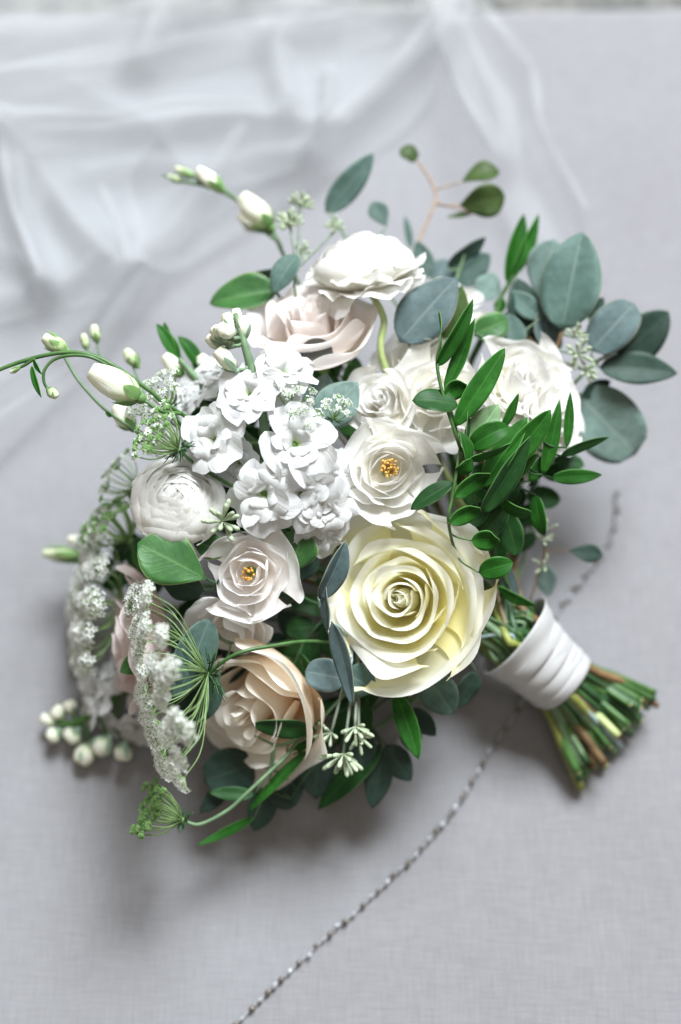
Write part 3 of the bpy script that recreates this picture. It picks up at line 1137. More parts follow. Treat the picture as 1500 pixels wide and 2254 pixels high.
def floret(root, px, py, d, face, Dpx, seed, mat='stock_petal', attach=None, roll=0.):
    """one double stock blossom: a part (green throat) with its petals below it"""
    rng = random.Random(seed)
    f = I(*face)
    Rr = pm(Dpx, d) / 2
    fr = frame(f, roll)
    ctr = W(px, py, d)
    base = ctr - f * Rr * .35
    mb = MB()
    mb.tube([base - f * Rr * .55, base - f * Rr * .2, base + f * Rr * .08], [Rr * .10, Rr * .17, Rr * .10], 8, 3)
    if attach is not None:
        a = Vector(attach)
        mb.tube([a, a.lerp(base - f * Rr * .5, .5) - f * .002, base - f * Rr * .5], .0011, 6, 4)
    o = mb.build('floret', 'sepal', root)
    n = 0
    for ring, (cnt, rt, zt, W_, rx) in enumerate(((3, .36, .44, .28, .9), (4, .66, .44, .44, 1.2), (4, 1.0, .30, .66, .9))):
        for i in range(cnt):
            phi = 2 * math.pi * i / cnt + ring * .8 + rng.uniform(-.3, .3)
            k = rng.uniform(.88, 1.1)
            P = [(.03, -.05), (.10, .26), (rt * .45, zt * 1.12), (rt * k, zt * rng.uniform(.75, 1.1))]
            V, F, U = petal(phi, P, W_ * rng.uniform(.9, 1.1), rng.choice((.9, 1.5, -2.2)), rng, c=.22, p=2.4, point=-.04, reflex=rng.uniform(.0, rx * .6), rs=.55, roll=rng.uniform(-.1, .12),
                            skew=rng.uniform(-.25, .25), wave=.10, wf=rng.uniform(1.2, 2.0), base=.16, vmax=.78, rough=.05, notch=rng.choice((0, .06, .10)), nu=13, nv=11)
            add('petal', place(V * Rr, base, fr), F, mat, o, uv=U)
            n += 1
    return o


def bud(root, base, tip, w, mat='bud_petal', calyx='sepal', nsep=5, twistr=1.3, lobes=4, sep_len=.7, seed=0, name='bud', blunt=.35):
    """furled bud with spiral petal edges and a calyx"""
    base, tip = Vector(base), Vector(tip)
    ax = (tip - base)
    Ln = ax.length
    ax.normalize()
    fr = frame(ax, seed * 1.7)
    ns, nc = 16, 24
    V, U = [], []
    r = w * CM / 2
    for j in range(ns):
        s = j / (ns - 1)
        pr = math.sin(math.pi * min(1, s ** .72 * (1 - blunt * .28))) ** .75 if s > 0 else .15
        pr = max(pr, .12) * r
        for i in range(nc):
            a = 2 * math.pi * i / nc
            saw = ((a / (2 * math.pi) * lobes + twistr * s) % 1.0)
            rr = pr * (1 + .13 * (saw - .5) * min(1, s * 2.5))
            V.append(Vector(base) + ax * (s * Ln) + Vector(fr[:, 0]) * (math.cos(a) * rr) + Vector(fr[:, 1]) * (math.sin(a) * rr))
            U.append((i / nc, s))
    F = gridfaces(nc, ns, 0, True)
    F.append(tuple((ns - 1) * nc + k for k in range(nc)))
    o = add(name, [tuple(v) for v in V], F, mat, root, uv=U)
    rg = random.Random(seed)
    for k in range(nsep):
        a = 2 * math.pi * k / nsep + rg.uniform(-.2, .2)
        dd = Vector(fr[:, 0]) * math.cos(a) + Vector(fr[:, 1]) * math.sin(a)
        b = base + dd * r * .25 - ax * .001
        tp = base + dd * r * rg.uniform(1.02, 1.35) + ax * Ln * sep_len * rg.uniform(.8, 1.15)
        leaf(o, 'sepal', b, tp, w * .42, -dd * .9 + ax * .1, calyx, 'lance', bend=rg.uniform(-.2, -.9), ns=8, nu=5, solid=0)
    cb = MB()
    cb.ball(base, r * .42, 8, 5, ax=ax, sq=1.1)
    cb.build('calyx', calyx, o)
    return o


def umbel(label, hub, axis, rad, axial, nray, rumb, seed, white=.85, flor=16, px_stem=None, stem='green_stem', cat='lace flower', name='lace_flower', grp=None, bracts=10, ray_r=.0006, sr=.18, dome=.25, free_end=None, lead=3., fsize=.0013):
    rng = random.Random(seed)
    hub = Vector(hub)
    f = Vector(axis).normalized()
    fr = frame(f, seed)
    root = thing(name, label, cat, hub, grp)
    for k in range(nray):
        q = math.sqrt((k + .5) / nray)
        a = k * 2.39996 + rng.uniform(-.15, .15)
        rr = q * rad * CM * rng.uniform(.93, 1.05)
        h = axial * CM * (1 - dome * q * q) * rng.uniform(.92, 1.06)
        e = hub + Vector(fr @ np.array([rr * math.cos(a), rr * math.sin(a), h]))
        ctrl = hub + Vector(fr @ np.array([rr * math.cos(a) * .72, rr * math.sin(a) * .72, h * .48]))
        e.z = max(e.z, .006)
        mb = MB()
        mb.tube([hub, ctrl, e], [ray_r * 1.2, ray_r, ray_r * .8], 5, 5)
        mb.build('ray', 'ray_green', root)
        ud = ((e - ctrl).normalized() * .6 + f * .6).normalized()
        ufr = frame(ud, rng.uniform(0, 6))
        um = MB()
        sz = rumb * CM * rng.uniform(.8, 1.15) * (1 - .25 * q * (1 - white))
        for m_ in range(flor):
            qq = math.sqrt((m_ + .5) / flor)
            aa = m_ * 2.39996
            pr_ = qq * sz
            pe = e + Vector(ufr @ np.array([pr_ * math.cos(aa), pr_ * math.sin(aa), sz * (.75 - .35 * qq * qq) * rng.uniform(.85, 1.15)]))
            um.tube([e, e.lerp(pe, .55) + ud * sz * .08, pe], .00028, 3, 2, mi=1)
            isw = rng.random() < white
            s_ = fsize * rng.uniform(.75, 1.3) * (1.0 if isw else .62)
            nn = (pe - e).normalized() + Vector((rng.uniform(-.5, .5), rng.uniform(-.5, .5), rng.uniform(-.5, .5)))
            nn.normalize()
            x = nn.orthogonal().normalized()
            y = nn.cross(x)
            if isw:
                Vv = [pe + nn * .0001]
                for c_ in range(5):
                    for w_, r_, hh in ((-.50, .75, .35), (0, 1.1, .28), (.50, .75, .35)):
                        an = 2 * math.pi * (c_ + w_ * .8) / 5
                        Vv.append(pe + (x * math.cos(an) + y * math.sin(an)) * s_ * r_ + nn * s_ * hh)
                Ff = [(0, 1 + 3 * c_, 2 + 3 * c_, 3 + 3 * c_) for c_ in range(5)]
                um.put(Vv, Ff, mi=0)
                um.ball(pe + nn * s_ * .2, s_ * .26, 4, 2, mi=2)
            else:
                um.ball(pe, s_ * .75, 5, 3, ax=nn, mi=2)
        um.build('umbellet', ['floret_white', 'ray_green', 'floret_green'], root, smooth=False)
    hb = MB()
    hb.ball(hub, sr * CM * 1.3, 8, 5, ax=f, sq=.8)
    hb.build('hub', 'ray_green', root)
    for k in range(bracts):
        a = 2 * math.pi * k / bracts + rng.uniform(-.2, .2)
        d0 = Vector(fr[:, 0]) * math.cos(a) + Vector(fr[:, 1]) * math.sin(a)
        ln = rng.uniform(.7, 1.5) * CM * min(1.2, rad / 4 + .3)
        e1 = hub + (d0 * .85 - f * rng.uniform(-.2, .6)).normalized() * ln
        b = MB()
        b.tube([hub, hub.lerp(e1, .5) - f * .001, e1], [.0006, .0005, .0002], 4, 4)
        for sd in (-1, 1):
            sp_ = hub.lerp(e1, rng.uniform(.4, .6))
            ee = sp_ + (e1 - hub) * .45 + d0.cross(f) * sd * ln * .35
            b.tube([sp_, sp_.lerp(ee, .5), ee], [.0005, .0004, .0002], 4, 3)
        b.build('bract', 'dark_stem', root)
    if free_end is None:
        add_stem(root, hub, f, sr, stem, lead, first=px_stem)
    return root


def sprig(label, path, leaves, stem_mat, r=.13, name='eucalyptus_sprig', cat='eucalyptus', grp=None, seeds=(), depth=None, joined=True, lead_dir=None, buds=()):
    """path: list of (px,py,d) from the tip to where it dives into the bouquet.
    leaves: (base px,py,d, tip px,py,d, width px, roll, mat, outline, dict)"""
    P = [W(*q) for q in path]
    root = thing(name, label, cat, P[-1], grp)
    dv = (P[-2] - P[-1]).normalized() if len(P) > 1 else UP
    k = _tail[0]
    _tail[0] += 1
    c0, c1, end = tail_pts(k)
    mid = P[-1].lerp(c0, .5) + FWD * (.018 if depth is None else depth * CM)
    mid.z = max(mid.z, .012)
    pts = P + [mid, c0 - WAX * .012, c0, c1, c1.lerp(end, .5), end]
    n0 = len(P)
    rr = [r * CM * .55] + [r * CM] * (len(pts) - 5) + [r * CM * 1.2, .17 * CM, .2 * CM, .2 * CM]
    mb = MB()
    mb.tube(pts, rr, 7, 6)
    sp = crom(P + [mid], 10)
    for lf in leaves:
        b = W(*lf[0])
        near = min(sp, key=lambda q: (q - b).length)
        if (near - b).length > .002:
            tt = W(*lf[1])
            mb.tube([near, near.lerp(b, .5) + (b - tt).normalized() * min(.003, (near - b).length * .2), b], [r * CM * .7, r * CM * .5], 5, 4)
    stem = mb.build('stem', stem_mat, root)
    for lf in leaves:
        b, t_ = W(*lf[0]), W(*lf[1])
        kw = dict(lf[6]) if len(lf) > 6 else {}
        dm = (lf[0][2] + lf[1][2]) / 2
        roll = lf[3]
        X = (t_ - b).normalized()
        n = -FWD - X * (-FWD).dot(X)
        n = Matrix.Rotation(R(roll), 3, X) @ n
        leaf(root, 'leaf', b, t_, pm(lf[2], dm) / CM, n, lf[4], lf[5], **kw)
    for sd in seeds:
        seed_cluster(root, sd, sp)
    return root


def seed_cluster(root, sd, sp=None):
    """(px,py,d, n, spread px, seed, dir) club shaped seed capsules on thin stalks"""
    px, py, d, n, spread, sdd, dirv = sd
    rng = random.Random(sdd)
    c = W(px, py, d)
    ax = I(*dirv)
    fr = frame(ax, sdd)
    if sp:
        near = min(sp, key=lambda q: (q - c).length)
        mb = MB()
        mb.tube([near, near.lerp(c, .5), c], .0009, 5, 4)
        mb.build('stalk', 'seed_stem', root)
    for k in range(n):
        a = k * 2.4 + rng.uniform(-.3, .3)
        th = math.sqrt((k + .5) / n) * 1.35
        dr = Vector(fr @ np.array([math.sin(th) * math.cos(a), math.sin(th) * math.sin(a), math.cos(th)]))
        ln = pm(spread, d) * rng.uniform(.75, 1.1)
        mb = MB()
        p1, p2, p3, p4 = c + dr * ln * .42, c + dr * ln * .66, c + dr * ln * .9, c + dr * ln
        q = pm(spread, d) * .105
        mb.tube([c, c.lerp(p1, .5), p1, p2, p3, p4], [q * .3, q * .3, q * .55, q * 1.0, q * .95, q * .35], 7, 3)
        mb.build('seed_capsule', 'seed_green', root)


# ------------------------------------------------------------------ the roses
rose('big cream yellow rose with wide spiral petals above the ribbon', 884, 1318, -1.7, (-.22, .05, .97), 392, 'cream_petal', 'tea', N=27, seed=4, depth=.66, roll=0., asym=(-.2, .12), lead=3.5, sdepth=1.0)
rose('open white rose with orange stamens above the big cream rose', 856, 1030, -1.2, (.02, .10, .99), 248, 'white_petal', 'spray', N=21, seed=8, depth=.58, stamens=(40, .17, .40, 'stamen'), tmin=.26, sdepth=3)
rose('small blush rose with ruffled petals beside a broad green leaf', 545, 1262, -.3, (-.12, -.04, .98), 226, 'blush_petal', 'spray', N=17, seed=12, depth=.62, stamens=(22, .14, .36, 'dark_stamen'), tmin=.22, sdepth=3)
rose('large pale pink rose turned upward under the white ranunculus', 690, 705, -4.2, (-.12, .72, .62), 300, 'pink_petal', 'tea', N=17, seed=21, depth=.92, lead=4, sdepth=2.0)
rose('peach rose with long folded petals behind the lace flower', 556, 1552, -3.6, (-.52, -.34, .66), 360, 'peach_petal', 'tea', N=17, seed=33, depth=.98, lead=4, sdepth=1.0)
rose('dusty pink rose in profile between the two lace flowers', 292, 1412, -5.6, (-.95, -.04, .20), 320, 'mauve_petal', 'tea', N=18, seed=41, depth=.80, lead=3, sdepth=.5, ruff=.02)
rose('nodding blush rose with loose petals beneath the small blush rose', 500, 1395, -2.2, (-.18, -.72, .60), 190, 'blush_petal', 'spray', N=11, seed=55, depth=.9, tmin=.45, sdepth=2)
rose('round white rose with crowded petals at the eucalyptus side', 1165, 830, -3.0, (.32, .42, .80), 262, 'ivory_petal', 'spray', N=22, seed=61, depth=.84, sdepth=2, ruff=.02)
rose('white rose facing outward below the round eucalyptus leaves', 1240, 905, -4.0, (.72, .18, .58), 232, 'ivory_petal', 'spray', N=18, seed=67, depth=.8, sdepth=2, ruff=.02)
rose('pale rose with blush heart behind the ruscus shoot', 962, 866, -2.4, (-.10, .16, .96), 240, 'ivory_petal', 'spray', N=16, seed=71, depth=.8, sdepth=3, ruff=.01)
rose('half open white rose beside the pale eucalyptus leaf', 836, 880, -2.8, (-.28, .20, .90), 176, 'ivory_petal', 'tea', N=15, seed=77, depth=1.0, open_=.95, sdepth=3)
rose('white rose half hidden by the ruscus leaves', 1145, 965, -3.2, (.28, -.10, .92), 214, 'ivory_petal', 'spray', N=15, seed=83, depth=.8, sdepth=3)
rose('greenish white rose under the ranunculus stalk', 925, 785, -4.4, (-.10, .55, .80), 214, 'ivory_petal', 'spray', N=15, seed=89, depth=.8, sdepth=3)
rose('cream rose peeking out behind the blue eucalyptus leaf', 985, 640, -6.6, (.10, .80, .55), 170, 'ivory_petal', 'spray', N=18, seed=91, depth=.8, sdepth=2)
rose('small ivory rose tucked among the eucalyptus leaves', 1075, 700, -6.4, (.20, .80, .50), 120, 'ivory_petal', 'spray', N=16, seed=95, depth=.8, sdepth=2)
rose('tiny white rose low beside the ruscus leaf tips', 1010, 950, -2.6, (.0, -.35, .92), 90, 'white_petal', 'spray', N=10, seed=97, depth=.9, sdepth=3)

# ------------------------------------------------------------------ ranunculus
ranunculus('bright white ranunculus on a pale bent stalk', 798, 570, -4.6, (-.14, .88, .34), 228, N=34, seed=3, wide=13,
           stem_first=[W(845, 700, -4.2), W(850, 815, -4.6)])
ranunculus('round white ranunculus with tightly layered petals under lace', 392, 1100, -.9, (.10, .36, .92), 212, N=62, seed=9, eye=.06)

# ------------------------------------------------------------------ stock
def stock(label, axis_pts, florets, buds_, stem_mat='grey_green_stem', seed=1, grp=None, r=.26):
    P = [W(*q) for q in axis_pts]
    root = thing('stock_stem', label, 'stock', P[-1], grp)
    k = _tail[0]
    _tail[0] += 1
    c0, c1, end = tail_pts(k)
    mid = P[-1].lerp(c0, .5) + FWD * .02
    mid.z = max(mid.z, .012)
    mb = MB()
    mb.tube(P + [mid, c0 - WAX * .012, c0, c1, c1.lerp(end, .5), end], [r * CM * .5] + [r * CM] * 8, 8, 6)
    sp = crom(P, 10)
    mb.build('stem', stem_mat, root)
    for i, (px, py, d, fc, D) in enumerate(florets):
        c = W(px, py, d)
        cand = [q for q in sp if True]
        near = min(cand, key=lambda q: (q - (c - I(*fc) * .02)).length)
        floret(root, px, py, d, fc, D, seed * 100 + i, attach=near, roll=i * 1.3)
    for i, (bx, by, bd, tx, ty, td, w) in enumerate(buds_):
        b, t_ = W(bx, by, bd), W(tx, ty, td)
        near = min(sp, key=lambda q: (q - b).length)
        s = MB()
        s.tube([near, near.lerp(b, .5) + (b - t_) * .1, b], .0011, 6, 4)
        s.build('stalk', stem_mat, root)
        bud(root, b, t_, pm(w, bd) / CM, 'bud_petal', 'grey_sepal', 4, .6, 3, .72, seed=seed * 10 + i, blunt=.9)
    return root


leaf_mat('grey_sepal', (.30, .40, .30), (.22, .33, .22), (.42, .5, .4), (.32, .42, .3), tr=.15, rough=.6)
leaf_mat('pale_sepal', (.45, .50, .17), (.36, .42, .12), (.5, .54, .24), (.45, .5, .2), tr=.2, rough=.5)

stock('white stock with ruffled blossoms and a budded grey green tip', [(518, 690, -.8), (545, 780, -.6), (575, 890, -1.0), (590, 1010, -1.8), (610, 1130, -3.0)],
      [(628, 812, -.4, (.30, .55, .75), 150), (545, 858, .2, (-.25, .45, .82), 168), (590, 830, -1.4, (.1, .6, .7), 160), (463, 965, .3, (-.42, .10, .86), 168),
       (655, 972, .6, (.24, .18, .94), 190), (578, 1090, .6, (-.14, -.16, .96), 186), (668, 1092, .2, (.20, -.2, .92), 170), (722, 1125, -.4, (.35, -.28, .86), 150),
       (700, 1185, -1.2, (.20, -.55, .78), 120), (745, 1060, -1.6, (.40, .0, .86), 150), (520, 1020, -1.6, (-.4, -.1, .8), 130)],
      [(510, 760, -.5, 480, 715, -.4, 34), (537, 745, -.8, 538, 696, -.8, 30), (500, 755, -.6, 470, 722, -.8, 30), (513, 735, -1.0, 497, 690, -1.0, 28), (495, 745, 0, 500, 717, .3, 42), (520, 815, -.3, 478, 770, -.2, 36),
       (525, 722, -1.2, 520, 680, -1.3, 22), (490, 768, -1.2, 458, 742, -1.4, 26)], seed=3)
stock('low white stock with round buds lying on the linen', [(120, 1590, -9.4), (170, 1590, -9.2), (250, 1540, -8.8), (330, 1480, -8.0)],
      [(205, 1535, -8.6, (-.7, .1, .6), 130), (262, 1470, -8.2, (-.5, .4, .6), 130), (300, 1615, -8.2, (-.2, -.7, .6), 120), (235, 1590, -8.8, (-.5, -.5, .6), 90), (330, 1560, -7.6, (-.2, -.5, .8), 120)],
      [(170, 1608, -9.2, 150, 1628, -9.2, 42), (200, 1640, -9.2, 178, 1678, -9.2, 46), (140, 1580, -9.3, 118, 1560, -9.3, 34), (130, 1610, -9.2, 108, 1625, -9.2, 34), (160, 1570, -9.2, 150, 1545, -9.0, 32),
       (240, 1625, -8.6, 215, 1655, -8.8, 44), (275, 1640, -8.4, 268, 1672, -8.4, 40), (125, 1590, -9.4, 92, 1580, -9.5, 28)], stem_mat='green_stem', seed=5)
stock('out of focus white stock behind the furled lisianthus bud', [(395, 790, -4.2), (430, 830, -4.0), (480, 880, -4.0), (540, 960, -4.5)],
      [(440, 850, -3.6, (-.4, .4, .8), 110), (400, 880, -3.8, (-.6, .3, .7), 100), (470, 810, -4.0, (-.2, .7, .6), 90), (350, 965, -2.6, (-.4, .3, .8), 90)], [], seed=7)

# ------------------------------------------------------------------ lisianthus buds
def lisianthus(label, path, branches, buds_, leaves=(), r=.12, mat='green_stem', grp=None, dep=None):
    P = [W(*q) for q in path]
    root = thing('lisianthus_stem', label, 'lisianthus', P[-1], grp)
    k = _tail[0]
    _tail[0] += 1
    c0, c1, end = tail_pts(k)
    mid = P[-1].lerp(c0, .5) + FWD * .025
    mid.z = max(mid.z, .012)
    mb = MB()
    pp = P + [mid, c0 - WAX * .012, c0, c1, c1.lerp(end, .5), end]
    mb.tube(pp, [r * CM * .6] + [r * CM] * (len(pp) - 5) + [r * CM, .17 * CM, .19 * CM, .19 * CM], 7, 7)
    mb.build('stem', mat, root)
    for b in branches:
        q = [W(*x) for x in b]
        bb = MB()
        bb.tube(q, [r * CM * .95, r * CM * .8, r * CM * .7], 7, 7)
        bb.build('branch', mat, root)
    for i, (b, t_, w, mt, sl) in enumerate(buds_):
        bud(root, W(*b), W(*t_), pm(w, b[2]) / CM, mt, 'sepal', 5, 1.2, 4, sl, seed=i + 3, blunt=.5)
    for (b, t_, w, roll, mt) in leaves:
        X = (W(*t_) - W(*b)).normalized()
        n = Matrix.Rotation(R(roll), 3, X) @ (-FWD - X * (-FWD).dot(X))
        leaf(root, 'leaf', W(*b), W(*t_), pm(w, b[2]) / CM, n, mt, 'lance', bend=.5, fold=.3)
    return root


lisianthus('arching lisianthus stem with fat cream bud and hooked green tip', [(-30, 828, .2), (20, 805, .2), (85, 785, .2), (150, 775, .2), (205, 783, .2), (260, 810, .1), (330, 860, -.2), (415, 920, -1.2)],
           [[(245, 808, .1), (200, 786, .3), (155, 782, .3), (118, 792, .3), (98, 815, .4), (97, 840, .4), (106, 858, .4)],
            [(74, 789, .2), (55, 803, .2), (40, 810, .2)], [(400, 910, -.8), (355, 905, 0), (325, 886, .2), (305, 875, .2)]],
           [((308, 876, .2), (200, 815, .4), 68, 'bud_petal', .42), ((106, 856, .4), (126, 874, .4), 24, 'green_bud_petal', .8), ((44, 808, .2), (22, 820, .2), 12, 'green_bud_petal', .8)],
           [((74, 787, .2), (93, 824, .5), 13, 40, 'ruscus_leaf'), ((70, 805, .3), (91, 875, .4), 15, 20, 'ruscus_leaf'), ((250, 806, .1), (215, 806, .3), 10, 0, 'dark_ruscus_leaf')], r=.115)
lisianthus('thin lisianthus stem with small striped bud bowing over the linen', [(130, 765, -2.0), (150, 800, -2.0), (175, 840, -2.0), (230, 900, -2.1), (300, 950, -2.6), (360, 1000, -4)],
           [], [((148, 772, -2), (96, 742, -2), 36, 'green_bud_petal', .9)], [((245, 918, -2.1), (232, 905, -2.1), 9, 0, 'ruscus_leaf')], r=.09, mat='grey_green_stem')
lisianthus('blurred pair of upright lisianthus buds on hairline stalks', [(213, 755, -5.5), (225, 790, -5.5), (280, 850, -5.2), (350, 910, -5.0), (420, 960, -5)],
           [[(225, 790, -5.5), (200, 775, -5.6), (190, 765, -5.6)], [(330, 895, -5), (300, 825, -5.2), (290, 800, -5.2)]],
           [((214, 752, -5.5), (206, 715, -5.5), 22, 'green_bud_petal', .7), ((191, 768, -5.6), (183, 735, -5.6), 18, 'green_bud_petal', .8), ((303, 806, -5.2), (276, 770, -5.2), 28, 'green_bud_petal', .6)], r=.08, mat='grey_green_stem')
lisianthus('pale closed lisianthus bud half hidden beneath the arching stem', [(290, 940, -3.2), (310, 955, -3.4), (360, 980, -4), (420, 1010, -5)],
           [], [((292, 942, -3.2), (255, 892, -3.2), 46, 'bud_petal', .5)], r=.09, mat='grey_green_stem')
lisianthus('slim lisianthus buds with leafy green tips behind the stock', [(400, 822, -4.6), (420, 850, -4.6), (470, 910, -4.8), (540, 980, -5.5)],
           [[(430, 862, -4.8), (400, 790, -5), (380, 760, -5.2)]],
           [((402, 826, -4.6), (362, 782, -4.6), 36, 'bud_petal', .5), ((458, 812, -5), (440, 782, -5), 32, 'bud_petal', .5)],
           [((395, 790, -5), (345, 712, -5), 30, 10, 'ruscus_leaf'), ((385, 780, -5), (362, 708, -5.2), 22, -20, 'ruscus_leaf'), ((440, 805, -5.2), (392, 740, -5.2), 36, 30, 'ruscus_leaf'), ((450, 830, -5.2), (425, 765, -5.4), 30, 0, 'ruscus_leaf')], r=.1)
lisianthus('long lisianthus spray with cream buds stretching across the veil', [(358, 384, -9.6), (400, 398, -9.5), (450, 408, -9.2), (510, 432, -9), (560, 475, -8.6), (610, 530, -8.2), (640, 590, -8)],
           [[(460, 411, -9.2), (432, 392, -9.3), (420, 384, -9.3)], [(540, 455, -8.8), (500, 420, -9), (480, 410, -9)], [(620, 545, -8.2), (600, 505, -8.2), (590, 495, -8.2)], [(610, 530, -8.2), (580, 508, -8.4), (560, 500, -8.4)]],
           [((428, 388, -9.3), (386, 370, -9.4), 19, 'green_bud_petal', .8), ((402, 399, -9.5), (370, 388, -9.6), 15, 'green_bud_petal', .8), ((490, 418, -9), (435, 372, -9), 34, 'bud_petal', .5),
            ((596, 500, -8.2), (532, 430, -8.2), 54, 'bud_petal', .35), ((575, 506, -8.4), (528, 470, -8.4), 36, 'bud_petal', .6)], r=.12, mat='grey_green_stem')

lisianthus('blurred green lisianthus bud poking out low over the linen', [(190, 1222, -9.6), (235, 1235, -9.4), (300, 1260, -9), (420, 1300, -8.6)],
           [[(235, 1235, -9.4), (205, 1205, -9.4), (195, 1196, -9.4)]],
           [((188, 1221, -9.6), (95, 1218, -9.8), 30, 'green_bud_petal', .9), ((198, 1198, -9.4), (150, 1186, -9.4), 26, 'bud_petal', .5)], [((215, 1228, -9.5), (130, 1236, -9.8), 18, 10, 'ruscus_leaf')], r=.1)

# ------------------------------------------------------------------ lace flowers
umbel('white lace flower seen edge on beside the peach rose', W(458, 1482, -.4), I(-.90, -.15, .30), 5.6, 3.2, 48, .74, 11, white=1.0, flor=30, px_stem=[W(520, 1440, .2), W(600, 1422, -.4), W(700, 1412, -2)], bracts=14, sr=.13, dome=.22, fsize=.0017, ray_r=.0003)
umbel('blurred white lace flower at the outer edge by the pink rose', W(272, 1330, -8.6), I(-.90, .10, .30), 4.4, 2.4, 30, .80, 13, white=.92, flor=26, bracts=6, fsize=.0021, ray_r=.00045)
umbel('small green lace flower opening over the round ranunculus', W(392, 990, .3), I(-.55, .40, .40), 1.75, 1.75, 26, .26, 17, white=.10, flor=12, bracts=12, sr=.12, ray_r=.00045, fsize=.0016, dome=-.1)
umbel('green lace flower on a curving stalk nearest the shadow', W(402, 1806, -2.6), I(-.72, .34, .30), 1.7, 1.9, 24, .32, 19, white=.0, flor=10, px_stem=[W(440, 1815, -2.6), W(500, 1785, -2.6), W(545, 1745, -2.7), W(620, 1675, -3.2), W(690, 1610, -4.2)], stem='grey_green_stem', bracts=8, sr=.13, ray_r=.0005, dome=-.1, fsize=.0026)
umbel('fuzzy green lace flower standing behind the round ranunculus', W(285, 1190, -7.0), I(-.5, .62, .2), 2.4, 2.2, 24, .5, 23, white=.12, flor=14, bracts=6, fsize=.0019)
umbel('faint lace sprig hovering left of the round ranunculus', W(300, 1075, -6.0), I(-.75, .45, .2), 1.8, 1.8, 14, .3, 29, white=.3, flor=8, bracts=4, fsize=.0014, ray_r=.0004)
umbel('tiny white lace sprig between stock and pale eucalyptus leaf', W(640, 910, -.6), I(.45, .45, .60), 1.6, 1.5, 11, .34, 31, white=.9, flor=12, bracts=3, fsize=.0010, ray_r=.0004, sr=.10)
umbel('tiny lace sprig over the pale eucalyptus leaf by roses', W(735, 920, -1.6), I(.30, .7, .60), .8, 1.1, 6, .3, 37, white=.9, flor=9, bracts=2, fsize=.0010, ray_r=.0004, sr=.09)
umbel('lace flower with white florets under the green leaf', W(370, 900, -2.4), I(-.5, .5, .6), 1.8, 1.5, 16, .36, 43, white=.9, flor=12, bracts=3, fsize=.0012)

# bract collar on the curving stalk of the green lace flower
# ------------------------------------------------------------------ eucalyptus
EU, PE, BE, DE, ME, OL, GL = 'eucalyptus_leaf', 'pale_eucalyptus_leaf', 'blue_eucalyptus_leaf', 'dusky_eucalyptus_leaf', 'mauve_eucalyptus_leaf', 'olive_leaf', 'green_leaf'
RU, DR = 'ruscus_leaf', 'dark_ruscus_leaf'
sprig('eucalyptus sprig with single slender leaf standing against the veil', [(722, 462, -9), (760, 520, -9), (820, 600, -9), (900, 720, -9)],
      [((718, 468, -9), (823, 337, -9), 62, 20, EU, 'ovate', dict(bend=.2)), ((852, 498, -9), (820, 444, -9.2), 46, 10, EU, 'obovate', {}), ((905, 545, -10), (892, 475, -10), 20, 30, EU, 'ovate', {})], 'grey_green_stem', .09)
sprig('olive eucalyptus twig with curled leaves on thin reddish stalks', [(910, 345, -10), (935, 375, -10), (960, 428, -9.8), (945, 480, -9.6), (920, 540, -9.4), (915, 640, -9)],
      [((918, 352, -10), (882, 328, -10), 42, 25, OL, 'round', dict(bend=.9)), ((1018, 400, -9.6), (1100, 378, -9.6), 56, -30, OL, 'obovate', dict(bend=1.0, fold=.2)),
       ((1012, 452, -9.4), (1112, 432, -9.2), 74, 15, OL, 'obovate', dict(bend=1.2, fold=.15)), ((1040, 470, -9.6), (985, 478, -9.6), 22, 50, OL, 'lance', {})], 'red_twig', .09)
sprig('eucalyptus sprig with upright grey green leaves behind cream roses', [(1030, 540, -8.5), (1010, 600, -8.5), (985, 680, -8), (980, 760, -8)],
      [((985, 588, -8.6), (1070, 522, -8.6), 42, 40, 'dusky_eucalyptus_leaf', 'ovate', dict(bend=.3)), ((1000, 620, -8.8), (1080, 560, -9), 70, 10, EU, 'ovate', {}), ((945, 610, -9), (918, 530, -9.2), 46, 0, EU, 'ovate', {}),
       ((960, 620, -9), (985, 570, -9.4), 60, 0, BE, 'ovate', {}), ((1060, 660, -8.2), (1090, 600, -8.4), 60, 0, PE, 'ovate', {})], 'grey_green_stem', .1)
sprig('broad blue eucalyptus leaf lying across the cream rose', [(895, 735, -3.8), (905, 770, -4.2), (925, 850, -5)],
      [((880, 752, -3.6), (1006, 612, -4.0), 118, -8, BE, 'ovate', dict(bend=.25, fold=.06)), ((975, 745, -4.6), (1018, 630, -5.0), 74, 25, OL, 'ovate', dict(bend=.4))], 'grey_green_stem', .1)
sprig('eucalyptus branch with large grey green leaves and pale seeds', [(1285, 560, -6.6), (1262, 640, -6.4), (1240, 722, -6.2), (1222, 775, -6.0), (1190, 850, -6), (1150, 960, -6.5)],
      [((1238, 727, -6.0), (1282, 511, -6.4), 135, -12, EU, 'ovate', dict(bend=.55, fold=.18, wavy=.12)), ((1185, 665, -7.4), (1222, 527, -7.6), 104, 10, PE, 'obovate', dict(bend=.2)),
       ((1160, 740, -6.8), (1140, 612, -7.0), 88, 20, DE, 'ovate', dict(bend=.3)), ((1205, 775, -6.8), (1195, 660, -7.0), 70, 30, BE, 'ovate', dict(bend=.3)), ((1215, 790, -7.2), (1180, 700, -7.4), 80, 10, DE, 'ovate', {}),
       ((1100, 760, -6.8), (1150, 690, -7.0), 90, 0, PE, 'ovate', {})], 'brown_twig', .14,
      seeds=[(1272, 780, -5.6, 14, 42, 1, (.1, -.1, .9)), (1266, 742, -5.8, 10, 32, 2, (.4, .7, .4)), (1290, 815, -5.8, 10, 34, 3, (.6, -.2, .5))])
